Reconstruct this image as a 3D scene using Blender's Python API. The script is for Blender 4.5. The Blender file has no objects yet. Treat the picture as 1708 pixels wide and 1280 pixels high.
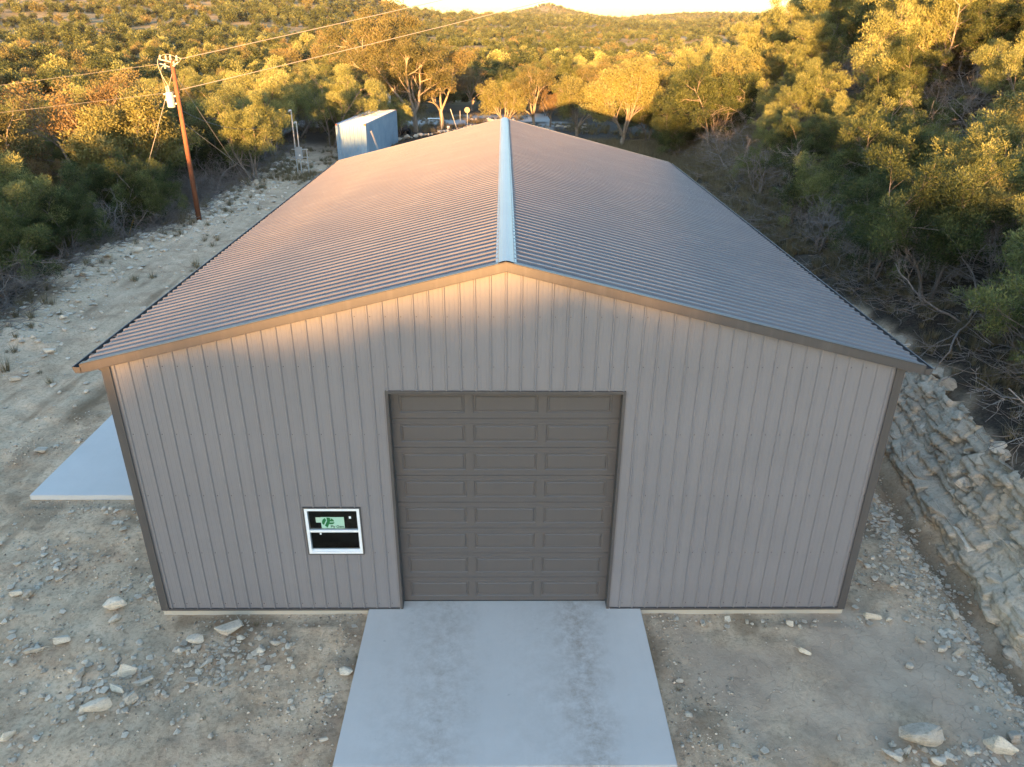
import bpy, bmesh, math, random
import numpy as np
from mathutils import Vector, Matrix, Quaternion
from mathutils.noise import noise as mnoise
random.seed(7); rng = np.random.default_rng(7)
R = math.radians
sc = bpy.context.scene
COL = sc.collection

# ------------------------------------------------------------------ camera
cd = bpy.data.cameras.new('camera'); cam = bpy.data.objects.new('camera', cd); COL.objects.link(cam)
CP = Vector((-0.049, -10.371, 9.376)); PI_, YA, RO, FPX = 0.44254, -0.01395, -0.0078, 1241.44
rh = Vector((math.cos(YA), math.sin(YA), 0)); fh = Vector((-math.sin(YA), math.cos(YA), 0)); zz = Vector((0, 0, 1))
fw = fh*math.cos(PI_) - zz*math.sin(PI_); up = fh*math.sin(PI_) + zz*math.cos(PI_)
rr = rh*math.cos(RO) - up*math.sin(RO); uu = rh*math.sin(RO) + up*math.cos(RO)
M = Matrix((rr, uu, -fw)).transposed().to_4x4(); M.translation = CP
cam.matrix_world = M
cd.sensor_width = 36; cd.lens = FPX/1708*36; cd.clip_start = .1; cd.clip_end = 20000
sc.camera = cam
# ------------------------------------------------------------------ light
SUN_EL, SUN_AZ = 3.9, 8.0        # degrees above the horizon; light travels towards +Y, a little towards +X
w = bpy.data.worlds.new('World'); sc.world = w; w.use_nodes = True
nt = w.node_tree; nt.nodes.clear()
sky = nt.nodes.new('ShaderNodeTexSky'); sky.sky_type = 'NISHITA'; sky.sun_disc = False
sky.sun_elevation = R(SUN_EL); sky.sun_rotation = R(180+SUN_AZ); sky.air_density = 1.0; sky.dust_density = 0.6; sky.ozone_density = 2.0
bg = nt.nodes.new('ShaderNodeBackground'); bg.inputs['Strength'].default_value = 0.15
wo = nt.nodes.new('ShaderNodeOutputWorld')
nt.links.new(sky.outputs[0], bg.inputs[0]); nt.links.new(bg.outputs[0], wo.inputs[0])
ld = bpy.data.lights.new('sun', 'SUN'); ld.energy = 5.0; ld.angle = R(0.53); ld.color = (1.0, .50, .15)
sun = bpy.data.objects.new('sun', ld); COL.objects.link(sun)
S = Vector((-math.sin(R(SUN_AZ))*math.cos(R(SUN_EL)), -math.cos(R(SUN_AZ))*math.cos(R(SUN_EL)), math.sin(R(SUN_EL))))
sun.rotation_euler = (-S).to_track_quat('-Z', 'Y').to_euler(); sun.location = (-20, -60, 60)
sc.view_settings.view_transform = 'Standard'; sc.view_settings.look = 'None'; sc.view_settings.gamma = 1
sc.view_settings.exposure = 3.1; sc.view_settings.use_curve_mapping = False
sc.cycles.max_bounces = 6; sc.cycles.transparent_max_bounces = 8; sc.cycles.transmission_bounces = 4
sc.cycles.caustics_reflective = False; sc.cycles.caustics_refractive = False

# ------------------------------------------------------------------ helpers
def tag(o, label=None, cat=None, group=None, kind=None):
    if label: o['label'] = label
    if cat: o['category'] = cat
    if group: o['group'] = group
    if kind: o['kind'] = kind
    return o
def link(name, me, parent=None):
    o = bpy.data.objects.new(name, me); COL.objects.link(o)
    if parent: o.parent = parent
    return o
def empty(name, loc, rz=0):
    o = bpy.data.objects.new(name, None); COL.objects.link(o); o.location = loc; o.rotation_euler = (0, 0, rz)
    o.empty_display_size = .2
    return o
class MB:
    def __init__(s): s.v = []; s.f = []; s.m = []; s.n = 0
    def add(s, V, F, mi=0):
        s.v.extend([tuple(map(float, q)) for q in V]); b = s.n
        s.f.extend([tuple(i+b for i in f) for f in F]); s.m.extend([mi]*len(F)); s.n += len(V)
    def box(s, x0, x1, y0, y1, z0, z1, mi=0):
        V = [(x, y, z) for x in (x0, x1) for y in (y0, y1) for z in (z0, z1)]
        s.add(V, [(0,1,3,2),(4,6,7,5),(0,4,5,1),(2,3,7,6),(0,2,6,4),(1,5,7,3)], mi)
    def tube(s, pts, rad, n=8, cap=True, mi=0):
        pts = [Vector(q) for q in pts]; k = len(pts)
        if not hasattr(rad, '__len__'): rad = [rad]*k
        V = []; up0 = None
        for i, q in enumerate(pts):
            d = (pts[min(i+1, k-1)]-pts[max(i-1, 0)])
            if d.length < 1e-9: d = Vector((0,0,1))
            d.normalize()
            a = d.orthogonal().normalized() if up0 is None else (up0-d*up0.dot(d)).normalized()
            up0 = a; b = d.cross(a)
            for j in range(n):
                t = 2*math.pi*j/n; V.append(q+(a*math.cos(t)+b*math.sin(t))*rad[i])
        F = [(i*n+j, i*n+(j+1) % n, (i+1)*n+(j+1) % n, (i+1)*n+j) for i in range(k-1) for j in range(n)]
        if cap: F += [tuple(range(n-1, -1, -1)), tuple((k-1)*n+j for j in range(n))]
        s.add(V, F, mi)
    def mesh(s, name, mats, smooth=False):
        me = bpy.data.meshes.new(name); me.from_pydata(s.v, [], s.f)
        for m in (mats if isinstance(mats, (list, tuple)) else [mats]): me.materials.append(m)
        me.polygons.foreach_set('material_index', s.m)
        if smooth: me.polygons.foreach_set('use_smooth', [True]*len(s.f))
        me.update(); return me
    def build(s, name, mats, parent=None, smooth=False):
        return link(name, s.mesh(name, mats, smooth), parent)
def np_mesh(name, V, F, mats, smooth=False, attrs=None):
    V = np.asarray(V, np.float32); F = np.asarray(F, np.int32); k = F.shape[1]
    me = bpy.data.meshes.new(name); me.vertices.add(len(V)); me.vertices.foreach_set('co', V.ravel())
    me.loops.add(F.size); me.loops.foreach_set('vertex_index', F.ravel())
    me.polygons.add(len(F)); me.polygons.foreach_set('loop_start', np.arange(len(F), dtype=np.int32)*k)
    me.polygons.foreach_set('loop_total', np.full(len(F), k, np.int32))
    if smooth: me.polygons.foreach_set('use_smooth', np.ones(len(F), bool))
    for m in (mats if isinstance(mats, (list, tuple)) else [mats]): me.materials.append(m)
    for an, (dom, arr) in (attrs or {}).items():
        a = me.attributes.new(an, 'FLOAT', dom); a.data.foreach_set('value', np.asarray(arr, np.float32))
    me.update(calc_edges=True); return me
# value noise
def _h(ix, iy, s):
    n = (ix*374761393 + iy*668265263 + s*1442695041) & 0xffffffff
    n = ((n ^ (n >> 13))*1274126177) & 0xffffffff
    return ((n ^ (n >> 16)) & 0xffffff)/float(0xffffff)
def vn(x, y, s=0):
    x = np.asarray(x, float); y = np.asarray(y, float)
    ix = np.floor(x).astype(np.int64); iy = np.floor(y).astype(np.int64); fx = x-ix; fy = y-iy
    fx = fx*fx*fx*(fx*(fx*6-15)+10); fy = fy*fy*fy*(fy*(fy*6-15)+10)
    return (_h(ix, iy, s)*(1-fx)+_h(ix+1, iy, s)*fx)*(1-fy)+(_h(ix, iy+1, s)*(1-fx)+_h(ix+1, iy+1, s)*fx)*fy*1.0
def fbm(x, y, o=4, s=0):
    r = 0; a = .5
    for i in range(o): r = r+a*(vn(x, y, s+i*17)-.5)*2; x = np.asarray(x)*2.03+11.3; y = np.asarray(y)*2.03-5.7; a *= .5
    return r
def ss(a, b, x):
    t = np.clip((np.asarray(x, float)-a)/(b-a), 0, 1); return t*t*(3-2*t)

# ------------------------------------------------------------------ materials
class N:
    def __init__(s, name):
        s.m = bpy.data.materials.new(name); s.m.use_nodes = True; s.t = s.m.node_tree; s.t.nodes.clear()
        s.out = s.n('ShaderNodeOutputMaterial'); s.b = s.n('ShaderNodeBsdfPrincipled'); s.l(s.b.outputs[0], s.out.inputs[0])
    def n(s, ty, **k):
        x = s.t.nodes.new(ty)
        for a, b in k.items(): setattr(x, a, b)
        return x
    def l(s, a, b): s.t.links.new(a, b)
    def set(s, **k):
        for a, b in k.items(): s.b.inputs[a.replace('_', ' ')].default_value = b
        return s
    def coord(s, kind='Object', scale=(1, 1, 1)):
        c = s.n('ShaderNodeTexCoord'); mp = s.n('ShaderNodeMapping'); mp.inputs['Scale'].default_value = scale
        s.l(c.outputs[kind], mp.inputs[0]); return mp.outputs[0]
    def noise(s, co, sc_, det=6, rough=.6, dist=0):
        x = s.n('ShaderNodeTexNoise'); x.inputs['Scale'].default_value = sc_; x.inputs['Detail'].default_value = det
        x.inputs['Roughness'].default_value = rough; x.inputs['Distortion'].default_value = dist
        s.l(co, x.inputs['Vector']); return x.outputs['Fac']
    def ramp(s, fac, stops, interp='LINEAR'):
        x = s.n('ShaderNodeValToRGB'); x.color_ramp.interpolation = interp; e = x.color_ramp.elements
        while len(e) < len(stops): e.new(.5)
        for q, (p_, c) in zip(e, stops):
            q.position = p_; q.color = (c, c, c, 1) if isinstance(c, (int, float)) else (*c, 1)
        s.l(fac, x.inputs[0]); return x.outputs[0]
    def mix(s, fac, a, b, mode='MIX'):
        x = s.n('ShaderNodeMix', data_type='RGBA', blend_type=mode)
        for i, v in ((0, fac), (6, a), (7, b)):
            if isinstance(v, (int, float)): x.inputs[i].default_value = v if i == 0 else (v, v, v, 1)
            elif isinstance(v, tuple): x.inputs[i].default_value = (*v, 1)
            else: s.l(v, x.inputs[i])
        return x.outputs[2]
    def math(s, op, a, b=None, c=None, clamp=False):
        x = s.n('ShaderNodeMath', operation=op, use_clamp=clamp)
        for i, v in enumerate((a, b, c)):
            if v is None: continue
            if isinstance(v, (int, float)): x.inputs[i].default_value = v
            else: s.l(v, x.inputs[i])
        return x.outputs[0]
    def attr(s, name):
        x = s.n('ShaderNodeAttribute', attribute_name=name); return x.outputs['Fac']
    def color(s, v):
        s.l(v, s.b.inputs['Base Color']); return s
    def bump(s, h, st=.5, dist=.02):
        x = s.n('ShaderNodeBump'); x.inputs['Strength'].default_value = st; x.inputs['Distance'].default_value = dist
        s.l(h, x.inputs['Height']); s.l(x.outputs[0], s.b.inputs['Normal']); return s
def plain(name, c, rough=.5, metal=0, var=.12, scale=8, bump=0):
    k = N(name); co = k.coord(); nz = k.noise(co, scale, 5)
    k.color(k.ramp(nz, [(.25, tuple(q*(1-var) for q in c)), (.75, tuple(q*(1+var) for q in c))]))
    k.set(Roughness=rough, Metallic=metal)
    if bump: k.bump(nz, bump, .01)
    return k.m

def mat_painted(name, c, rough, spec=.5, dust=.25, streak=(6, 6, .3), coat=0.0, metal=0.0):
    k = N(name); co = k.coord(); cs = k.coord(scale=streak)
    a = k.noise(co, .7, 6); b = k.noise(cs, 1.0, 5, .7); f = k.noise(co, 60, 3)
    c1 = k.ramp(a, [(.3, tuple(q*.94 for q in c)), (.7, tuple(q*1.05 for q in c))])
    d = k.ramp(b, [(.5, 0.0), (.8, dust)])
    k.color(k.mix(d, c1, tuple(.5*q+.5*r for q, r in zip(c, (.42, .38, .33)))))
    k.l(k.math('MULTIPLY_ADD', f, .18, rough-.06), k.b.inputs['Roughness'])
    k.set(Specular_IOR_Level=spec, Coat_Weight=coat, Coat_Roughness=.25, Metallic=metal)
    k.bump(k.noise(co, 2.2, 2), .12, .004)
    return k.m
M_wall = mat_painted('wall_steel', (.20, .187, .192), .42, .5, .14)
M_trim = mat_painted('trim_steel', (.078, .068, .064), .45, .5, .18)
M_door = mat_painted('door_steel', (.098, .086, .081), .42, .5, .06)
M_roof = mat_painted('roof_steel', (.145, .133, .138), .42, .42, .3, (.4, 3, 3), metal=.25)
M_cap = mat_painted('galvalume', (.25, .262, .275), .38, .6, .2, (3, .3, 3), metal=.35)
M_gutin = plain('gutter_inside', (.07, .065, .07), .5)
M_screw = plain('screw_metal', (.10, .095, .1), .4, .6)
M_white = plain('white_vinyl', (.78, .79, .8), .35, 0, .03)
M_dark = plain('dark_matte', (.012, .012, .013), .9)
M_galv = plain('galvanised_pipe', (.5, .5, .5), .45, .5, .15)
M_wire = plain('wire_metal', (.25, .23, .22), .45, .3)
def concrete(name, base, stains=True, bands=()):
    k = N(name); co = k.coord(); big = k.noise(co, .6, 6, .65); med = k.noise(co, 5, 6, .7); fine = k.noise(co, 90, 4, .7)
    streak = k.noise(k.coord(scale=(8, .6, 1)), 1, 5, .6)
    c = k.ramp(big, [(.3, tuple(q*.93 for q in base)), (.72, tuple(q*1.06 for q in base))])
    c = k.mix(k.ramp(streak, [(.5, 0.), (.85, .18)]), c, tuple(q*.8 for q in base))
    c = k.mix(k.ramp(fine, [(.35, .14), (.6, 0.)]), c, tuple(q*.6 for q in base))
    g = k.n('ShaderNodeNewGeometry'); sx = k.n('ShaderNodeSeparateXYZ'); k.l(g.outputs['Position'], sx.inputs[0])
    wob = k.math('MULTIPLY_ADD', k.noise(co, 1.3, 4), .9, -.45)
    for xc, hw, stn in bands:
        xx = k.math('ABSOLUTE', k.math('SUBTRACT', k.math('ADD', sx.outputs[0], wob), xc))
        inb = k.math('SUBTRACT', 1.0, k.math('DIVIDE', xx, hw), clamp=True)
        blot = k.ramp(k.noise(co, 4.5, 9, .8, .15), [(.40, 0.), (.66, .8)])
        fl = k.math('MULTIPLY', k.math('MULTIPLY', inb, blot), stn, clamp=True)
        c = k.mix(fl, c, (.30, .235, .185))
    spots = k.ramp(k.noise(co, 7, 3, .5, .3), [(.70, 0.), (.78, .35)])
    if stains: c = k.mix(spots, c, (.16, .14, .12))
    k.color(c).set(Roughness=.75, Specular_IOR_Level=.35)
    k.bump(k.math('ADD', k.math('MULTIPLY', fine, .4), med), .25, .006)
    return k.m
M_drive = concrete('driveway_concrete', (.58, .53, .485), True, ((-1.0, .7, .75), (1.3, .5, 1.0), (.9, 1.2, .35), (-1.6, .8, .3)))
M_patio = concrete('patio_concrete', (.54, .525, .50), False)
M_found = concrete('foundation_concrete', (.47, .41, .33), False)

def mat_ground():
    k = N('ground_soil'); co = k.coord()
    n1 = k.noise(co, .35, 7, .62); n2 = k.noise(co, 1.6, 8, .65, .4); n3 = k.noise(co, 14, 6, .7); n4 = k.noise(co, 75, 3, .7)
    st = k.noise(k.coord(scale=(2.2, .22, 1)), 1.0, 6, .65)
    pad = k.ramp(n2, [(.25, (.22, .18, .14)), (.42, (.34, .29, .23)), (.56, (.44, .39, .32)), (.75, (.58, .53, .45))])
    pad = k.mix(k.ramp(n1, [(.42, 0.), (.62, .75)]), pad, (.48, .44, .37))
    pad = k.mix(k.ramp(k.noise(co, .9, 6, .6, .8), [(.56, 0.), (.70, .6)]), pad, (.27, .20, .155))
    pad = k.mix(k.ramp(st, [(.5, 0.), (.66, .55)]), pad, (.27, .235, .19))
    pad = k.mix(k.ramp(n3, [(.38, .7), (.52, 0.)]), pad, k.mix(1.0, pad, (.55, .53, .5), 'MULTIPLY'))
    pad = k.mix(k.ramp(n4, [(.55, 0.), (.72, .55)]), pad, (.60, .56, .49))
    pad = k.mix(k.attr('wet_dark'), pad, (.13, .105, .075)); pad = k.mix(k.attr('clay'), pad, k.ramp(n2, [(.3, (.29, .265, .235)), (.7, (.40, .37, .33))]))
    pad = k.mix(k.attr('pale'), pad, k.ramp(n3, [(.3, (.36, .325, .27)), (.65, (.62, .57, .49))]))
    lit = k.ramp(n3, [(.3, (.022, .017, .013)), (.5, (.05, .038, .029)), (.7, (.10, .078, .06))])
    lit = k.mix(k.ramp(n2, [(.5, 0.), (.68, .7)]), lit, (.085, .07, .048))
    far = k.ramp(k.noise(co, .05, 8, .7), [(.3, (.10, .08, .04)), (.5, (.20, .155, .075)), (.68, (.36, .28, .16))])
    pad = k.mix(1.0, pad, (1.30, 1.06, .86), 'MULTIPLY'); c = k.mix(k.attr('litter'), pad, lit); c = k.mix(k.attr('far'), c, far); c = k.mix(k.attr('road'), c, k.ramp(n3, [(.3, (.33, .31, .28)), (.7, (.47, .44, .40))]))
    cr = k.n('ShaderNodeTexVoronoi', feature='DISTANCE_TO_EDGE'); cr.inputs['Scale'].default_value = 3.0
    wv = k.n('ShaderNodeVectorMath', operation='ADD'); nn = k.n('ShaderNodeTexNoise'); nn.inputs['Scale'].default_value = 2.0
    k.l(co, nn.inputs['Vector']); k.l(co, wv.inputs[0]); k.l(nn.outputs['Color'], wv.inputs[1]); k.l(wv.outputs[0], cr.inputs['Vector'])
    crack = k.math('MULTIPLY', k.ramp(cr.outputs['Distance'], [(0., 1.), (.012, 0.)]), k.attr('clay'))
    c = k.mix(k.math('MULTIPLY', crack, .28), c, (.08, .07, .06))
    k.color(c).set(Roughness=.95, Specular_IOR_Level=.15)
    h = k.math('ADD', k.math('MULTIPLY', n3, .6), k.math('MULTIPLY', n4, .25)); h = k.math('SUBTRACT', h, k.math('MULTIPLY', crack, .25))
    k.bump(h, .8, .035); return k.m
M_ground = mat_ground()
def mat_rock(name, lo, mid, hi):
    k = N(name); co = k.coord(); oi = k.n('ShaderNodeObjectInfo').outputs['Random']
    g = k.n('ShaderNodeNewGeometry'); ri = g.outputs['Random Per Island']
    n1 = k.noise(co, 2.5, 6, .65); n2 = k.noise(co, 18, 5, .7)
    v = k.math('ADD', k.math('MULTIPLY', n1, .7), k.math('MULTIPLY', oi, .5))
    c = k.ramp(v, [(.2, lo), (.5, mid), (.85, hi)])
    c = k.mix(k.ramp(n2, [(.3, .45), (.5, 0.)]), c, tuple(q*.55 for q in lo))
    lay = k.noise(k.coord(scale=(.8, .8, 5)), 3, 6, .7); c = k.mix(k.ramp(lay, [(.34, .55), (.46, 0.)]), c, tuple(q*.5 for q in lo))
    k.color(c).set(Roughness=.9, Specular_IOR_Level=.2); k.bump(k.math('ADD', n2, lay), .8, .035); return k.m
M_rock = mat_rock('limestone', (.34, .285, .225), (.60, .51, .405), (.82, .71, .57))
M_bank = mat_rock('bank_limestone', (.33, .26, .195), (.54, .44, .335), (.75, .63, .50))
def mat_gravel():
    k = N('gravel_stone'); c = k.ramp(k.attr('tint'), [(0, (.20, .16, .12)), (.5, (.42, .34, .26)), (1, (.72, .60, .47))])
    k.color(c).set(Roughness=.95, Specular_IOR_Level=.15); return k.m
M_gravel = mat_gravel()
def mat_leaf(name, stops, trans=.18, hue=.5):
    k = N(name); t = k.attr('tint'); oi = k.n('ShaderNodeObjectInfo').outputs['Random']
    v = k.math('ADD', k.math('MULTIPLY', t, 1-hue*.6), k.math('MULTIPLY', oi, hue*.6))
    c = k.ramp(v, stops); k.color(c).set(Roughness=.6, Specular_IOR_Level=.25)
    tr = k.n('ShaderNodeBsdfTranslucent'); k.l(k.mix(1.0, c, (1.15, 1.15, .8), 'MULTIPLY'), tr.inputs[0])
    mx = k.n('ShaderNodeMixShader'); mx.inputs[0].default_value = trans
    k.l(k.b.outputs[0], mx.inputs[1]); k.l(tr.outputs[0], mx.inputs[2]); k.l(mx.outputs[0], k.out.inputs[0]); return k.m
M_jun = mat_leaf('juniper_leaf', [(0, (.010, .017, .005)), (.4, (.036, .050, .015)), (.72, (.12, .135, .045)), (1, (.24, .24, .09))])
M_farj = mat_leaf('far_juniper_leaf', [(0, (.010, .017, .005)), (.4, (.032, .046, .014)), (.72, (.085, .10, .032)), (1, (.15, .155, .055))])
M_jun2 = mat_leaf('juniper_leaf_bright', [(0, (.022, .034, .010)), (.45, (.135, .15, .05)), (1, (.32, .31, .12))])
M_oak = mat_leaf('oak_leaf', [(0, (.045, .05, .018)), (.4, (.09, .088, .032)), (.75, (.14, .12, .05)), (1, (.20, .14, .06))])
M_rust = mat_leaf('autumn_leaf', [(0, (.08, .06, .028)), (.5, (.155, .105, .045)), (1, (.24, .155, .07))])
M_vase = mat_leaf('yellow_leaf', [(0, (.09, .095, .03)), (.5, (.155, .15, .05)), (1, (.22, .20, .08))])
M_grass = mat_leaf('dry_grass', [(0, (.09, .07, .04)), (.5, (.18, .145, .085)), (1, (.30, .25, .16))], .2)
def mat_bark(name, a, b):
    k = N(name); n1 = k.noise(k.coord(scale=(6, 6, 1.2)), 3, 6, .7)
    k.color(k.ramp(n1, [(.3, a), (.7, b)])).set(Roughness=.9, Specular_IOR_Level=.15); k.bump(n1, .5, .02); return k.m
M_bark = mat_bark('juniper_bark', (.10, .08, .068), (.29, .24, .205))
M_bare = mat_bark('dead_twig', (.13, .11, .095), (.33, .28, .25))
M_obark = mat_bark('oak_bark', (.12, .10, .08), (.30, .25, .20))
M_pole = mat_bark('pole_wood', (.12, .048, .028), (.22, .09, .05))

# ------------------------------------------------------------------ terrain
PAD = -.13
EY = [-30, -10, 4, 11.5, 22.6, 29.6, 38, 46, 58, 70, 90]; EX = [-19, -18, -16.6, -16.2, -18.2, -16.3, -16.8, -17, -18, -20, -24]
BY = [-14, -4, -.8, .7, 3.0, 5.6, 8, 12, 20, 40, 70, 120]; BX = [9.2, 9.0, 8.9, 9.1, 9.15, 9.7, 10.0, 10.2, 10.4, 11.5, 16, 26]
def edge_l(y): return np.interp(y, EY, EX)
def bank_x(y): return np.interp(y, BY, BX)
def horizon_deg(az):     # far ridge elevation in degrees by compass bearing from the site
    return np.interp(az, [-90, -60, -32, -20, -12, -9, -7, -4, 0, 3, 6, 10, 13, 16, 20, 30, 60, 90],
                         [2.6, 2.6, 2.7, 2.5, 2.3, 1.95, 1.35, 1.0, .98, .95, .85, .62, .68, .9, .9, 1.2, 2, 2]) - .16
def terrain(x, y):
    x = np.asarray(x, float); y = np.asarray(y, float)
    dl = edge_l(y)-x; dr = x-bank_x(y)
    bankh = 1.4*(1-ss(9, 22, y))+.25
    z = np.full(x.shape, PAD)
    z = z - .25*ss(20, 60, y) - .8*ss(60, 110, y)
    # left: berm and drop
    z = z + .28*np.exp(-((dl-.2)/1.3)**2)*(1-ss(60, 75, y)) - 1.7*ss(.6, 6, dl) - 2.6*ss(6, 45, dl) 
    # right hill
    fade = 1-.92*ss(56, 150, y); fade = fade*(1-.5*ss(-20, -70, y)*0)
    xx = np.maximum(dr-1.15, 0)
    hill = 22*(1-np.exp(-xx/42.0))*(.60+.85*ss(2, 52, y))
    step = bankh*ss(.3, 1.25, dr)
    z = z + (step + hill*1.0)*fade
    D = np.hypot(x, y+10.4); az = np.degrees(np.arctan2(x, y+10.4))
    # far land
    E = horizon_deg(az); DH = np.interp(az, [-60, -12, -6, 10, 20], [1000, 1000, 1600, 1900, 1500])
    zh = 9.4+DH*np.tan(np.radians(E))
    t = np.clip((D-150)/(DH-150), 0, 1)
    zf = -5+(zh+5)*(t**1.25) + fbm(x/170, y/170, 4, 5)*9*ss(200, 420, D)*(1-.75*ss(.75, 1, D/DH)) + fbm(x/40, y/40, 3, 9)*1.5*ss(100, 200, D)
    zf = zf - np.maximum(D-DH, 0)*.03
    cone = 3000.0
    cx, cy = math.sin(R(2.95))*cone, math.cos(R(2.95))*cone-10.4
    rr_ = np.hypot(x-cx, (y-cy)*.55)
    zf = np.maximum(zf, 9.4+cone*np.tan(R(1.83))-2 - 62*(1-np.exp(-(rr_/150)**1.25)) - np.maximum(rr_-260, 0)*.10 - 6*np.minimum(rr_/18, 1) + fbm(x/90, y/90, 3, 3)*5)
    cx2, cy2 = math.sin(R(15.0))*2900, math.cos(R(15.0))*2900
    zf = np.maximum(zf, 62-18*np.minimum((np.hypot((x-cx2)/380, (y-cy2)/500))**2, 4))
    fk = ss(110, 200, D)*(y > -400)
    front = ss(-30, 20, y)
    z = z*(1-fk*front)+zf*fk*front
    # ridge behind the camera that shades the site
    crest = 19.7 + .16*(x+30)*np.exp(-((x+30)/10)**2) - 1.5*ss(-21, -8, x) - .9*ss(-38, -50, x) + fbm(x/30, y/50, 3, 31)*.25
    bk = np.exp(-(((y+215)/70))**2)
    back = -2+(crest+2)*bk
    z = np.where(y < -60, z*(1-ss(-60, -110, y))+back*ss(-60, -110, y), z)
    z = np.where(y < -300, -2+0*z, z)
    return z
def spaced(a0, a1, d, out_n, out_max, g):
    core = np.arange(a0, a1+1e-6, d); hi = [a1]; s_ = d
    while hi[-1] < out_max: s_ = min(s_*g, 120); hi.append(hi[-1]+s_)
    lo = [a0]; s_ = d
    while lo[-1] > out_n: s_ = min(s_*g, 120); lo.append(lo[-1]-s_)
    return np.concatenate([np.array(lo[:0:-1]), core, np.array(hi[1:])])
gx = spaced(-13, 13, .085, -4200, 4200, 1.045); gy = spaced(-3.6, 9, .085, -900, 5200, 1.03)
X, Y = np.meshgrid(gx, gy); Z = terrain(X, Y)
Dn = np.hypot(X, Y+10)
near = 1-ss(25, 70, Dn)
inside = ((np.abs(X) < 6.12) & (Y > 0) & (Y < 19.2))
flat = np.minimum(1, np.minimum(np.abs(np.abs(X)-6.1), 9)/.3)
rub = ss(-3.5, .2, edge_l(Y)-X)
rough = fbm(X*1.1, Y*1.1, 5, 1)*.075 + fbm(X*5, Y*5, 4, 2)*.03 + fbm(X*.35, Y*.35, 2, 4)*.07
ruts = fbm(X*2.6, Y*.25, 3, 8)*.06*ss(-7, -10, X)*(1-ss(14, 22, Y))
clay = ss(2.4, 3.5, X)*(1-ss(7.0, 8.4, X))*(1-ss(-.6, .6, Y+fbm(X, Y, 2, 6)))*ss(-.25, .15, fbm(X*.45, Y*.45, 3, 12)+.25)
near_wall = np.exp(-np.maximum(np.abs(X)-6.1, 0)/.25)*np.exp(-np.maximum(-Y, 0)/.35)
amp = near*(1-.65*clay)
dz = (rough+ruts)*amp
slab = ((X > -2.75) & (X < 2.75) & (Y > -3.55) & (Y < .4)) | ((X > -10.9) & (X < -6) & (Y > 3.2) & (Y < 14.5)) | ((np.abs(X) < 6.35) & (Y > -.3) & (Y < 19.6))
Z = Z+np.where(slab, np.minimum(dz, 0)*.3, dz)
Z = Z + rub*near*np.maximum(fbm(X*1.7, Y*1.7, 4, 14), 0)*.42
# rim of heaped soil beside the slabs
Z = Z + .06*np.exp(-((np.abs(X)-2.75)/.22)**2)*(Y < .1)*(Y > -4)*(.5+fbm(X*3, Y*3, 3, 3))
# ditch at the foot of the bank
drr = bank_x(Y)-X; Z = Z - .34*np.exp(-((drr-.38)/.32)**2)*(1-ss(7, 12, Y))*near
Z = Z + ss(1.2, 2.2, -drr)*near*fbm(X*.8, Y*.8, 4, 77)*.35*(Y < 60)
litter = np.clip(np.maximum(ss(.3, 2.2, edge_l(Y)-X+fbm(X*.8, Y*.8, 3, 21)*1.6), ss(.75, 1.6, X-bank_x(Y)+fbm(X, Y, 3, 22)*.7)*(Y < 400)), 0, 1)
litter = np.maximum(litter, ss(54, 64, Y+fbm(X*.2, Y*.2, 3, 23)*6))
far = ss(95, 160, Dn)
pale = np.clip(rub*(1-litter)*(.35+1.3*fbm(X*.5, Y*.5, 4, 24)) + ss(.2, .6, fbm(X*.6, Y*.6, 4, 25))*.4*(1-litter), 0, 1)
pale = np.maximum(pale, .8*ss(-.15, .1, X-bank_x(Y))*(1-litter)*(Y < 20))
# gravel road behind the site and clearing
rd = np.abs(Y-(92+.12*X+4*np.sin(X/14))); road = (1-ss(5.5, 7.5, rd+fbm(X*.3, Y*.3, 2, 26)))*(X > -40)*(X < 6)
rd2 = np.abs(X-(5+ (Y-80)*.22)); road = np.maximum(road, .75*(1-ss(.9, 1.7, rd2+fbm(X*.4, Y*.4, 3, 27)*1.6))*(Y > 66)*(Y < 88))
wet_dark = np.exp(-((X+11.5+.2*fbm(X*0+3, Y*.5, 2, 88)-.0)/.42)**2)*ss(2.5, 5, Y)*(1-ss(11, 15, Y))*ss(-.35, .2, fbm(X*1.5, Y*.5, 4, 89))*.85
wet_dark = np.maximum(wet_dark, .6*ss(.18, .4, fbm(X*2.2, Y*.22, 3, 90))*ss(-7, -9, X)*(1-ss(20, 26, Y)))
wet_dark = np.maximum(wet_dark, .55*ss(.2, .45, fbm(X*.9, Y*.9, 4, 92))*(Y < 8)*(1-clay))
wet_dark = np.maximum(wet_dark, .75*np.exp(-((drr-.38)/.30)**2)*(Y < 14))  # soil colour darkened in a band along the ditch
nx, ny = len(gx), len(gy)
idx = np.arange(nx*ny).reshape(ny, nx)
F = np.stack([idx[:-1, :-1], idx[:-1, 1:], idx[1:, 1:], idx[1:, :-1]], -1).reshape(-1, 4)
V = np.stack([X, Y, Z], -1).reshape(-1, 3)
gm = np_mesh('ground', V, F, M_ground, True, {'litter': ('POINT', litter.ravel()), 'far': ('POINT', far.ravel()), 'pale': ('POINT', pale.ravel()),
     'clay': ('POINT', clay.ravel()), 'road': ('POINT', road.ravel()), 'wet_dark': ('POINT', np.clip(wet_dark, 0, 1).ravel())})
ground = tag(link('ground', gm), kind='structure')
def _interp(gz):
    def f(x, y):
        x = np.asarray(x, float); y = np.asarray(y, float)
        i = np.clip(np.searchsorted(gx, x)-1, 0, nx-2); j = np.clip(np.searchsorted(gy, y)-1, 0, ny-2)
        u = (x-gx[i])/(gx[i+1]-gx[i]); v = (y-gy[j])/(gy[j+1]-gy[j])
        return (gz[j, i]*(1-u)+gz[j, i+1]*u)*(1-v)+(gz[j+1, i]*(1-u)+gz[j+1, i+1]*u)*v
    return f
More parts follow.
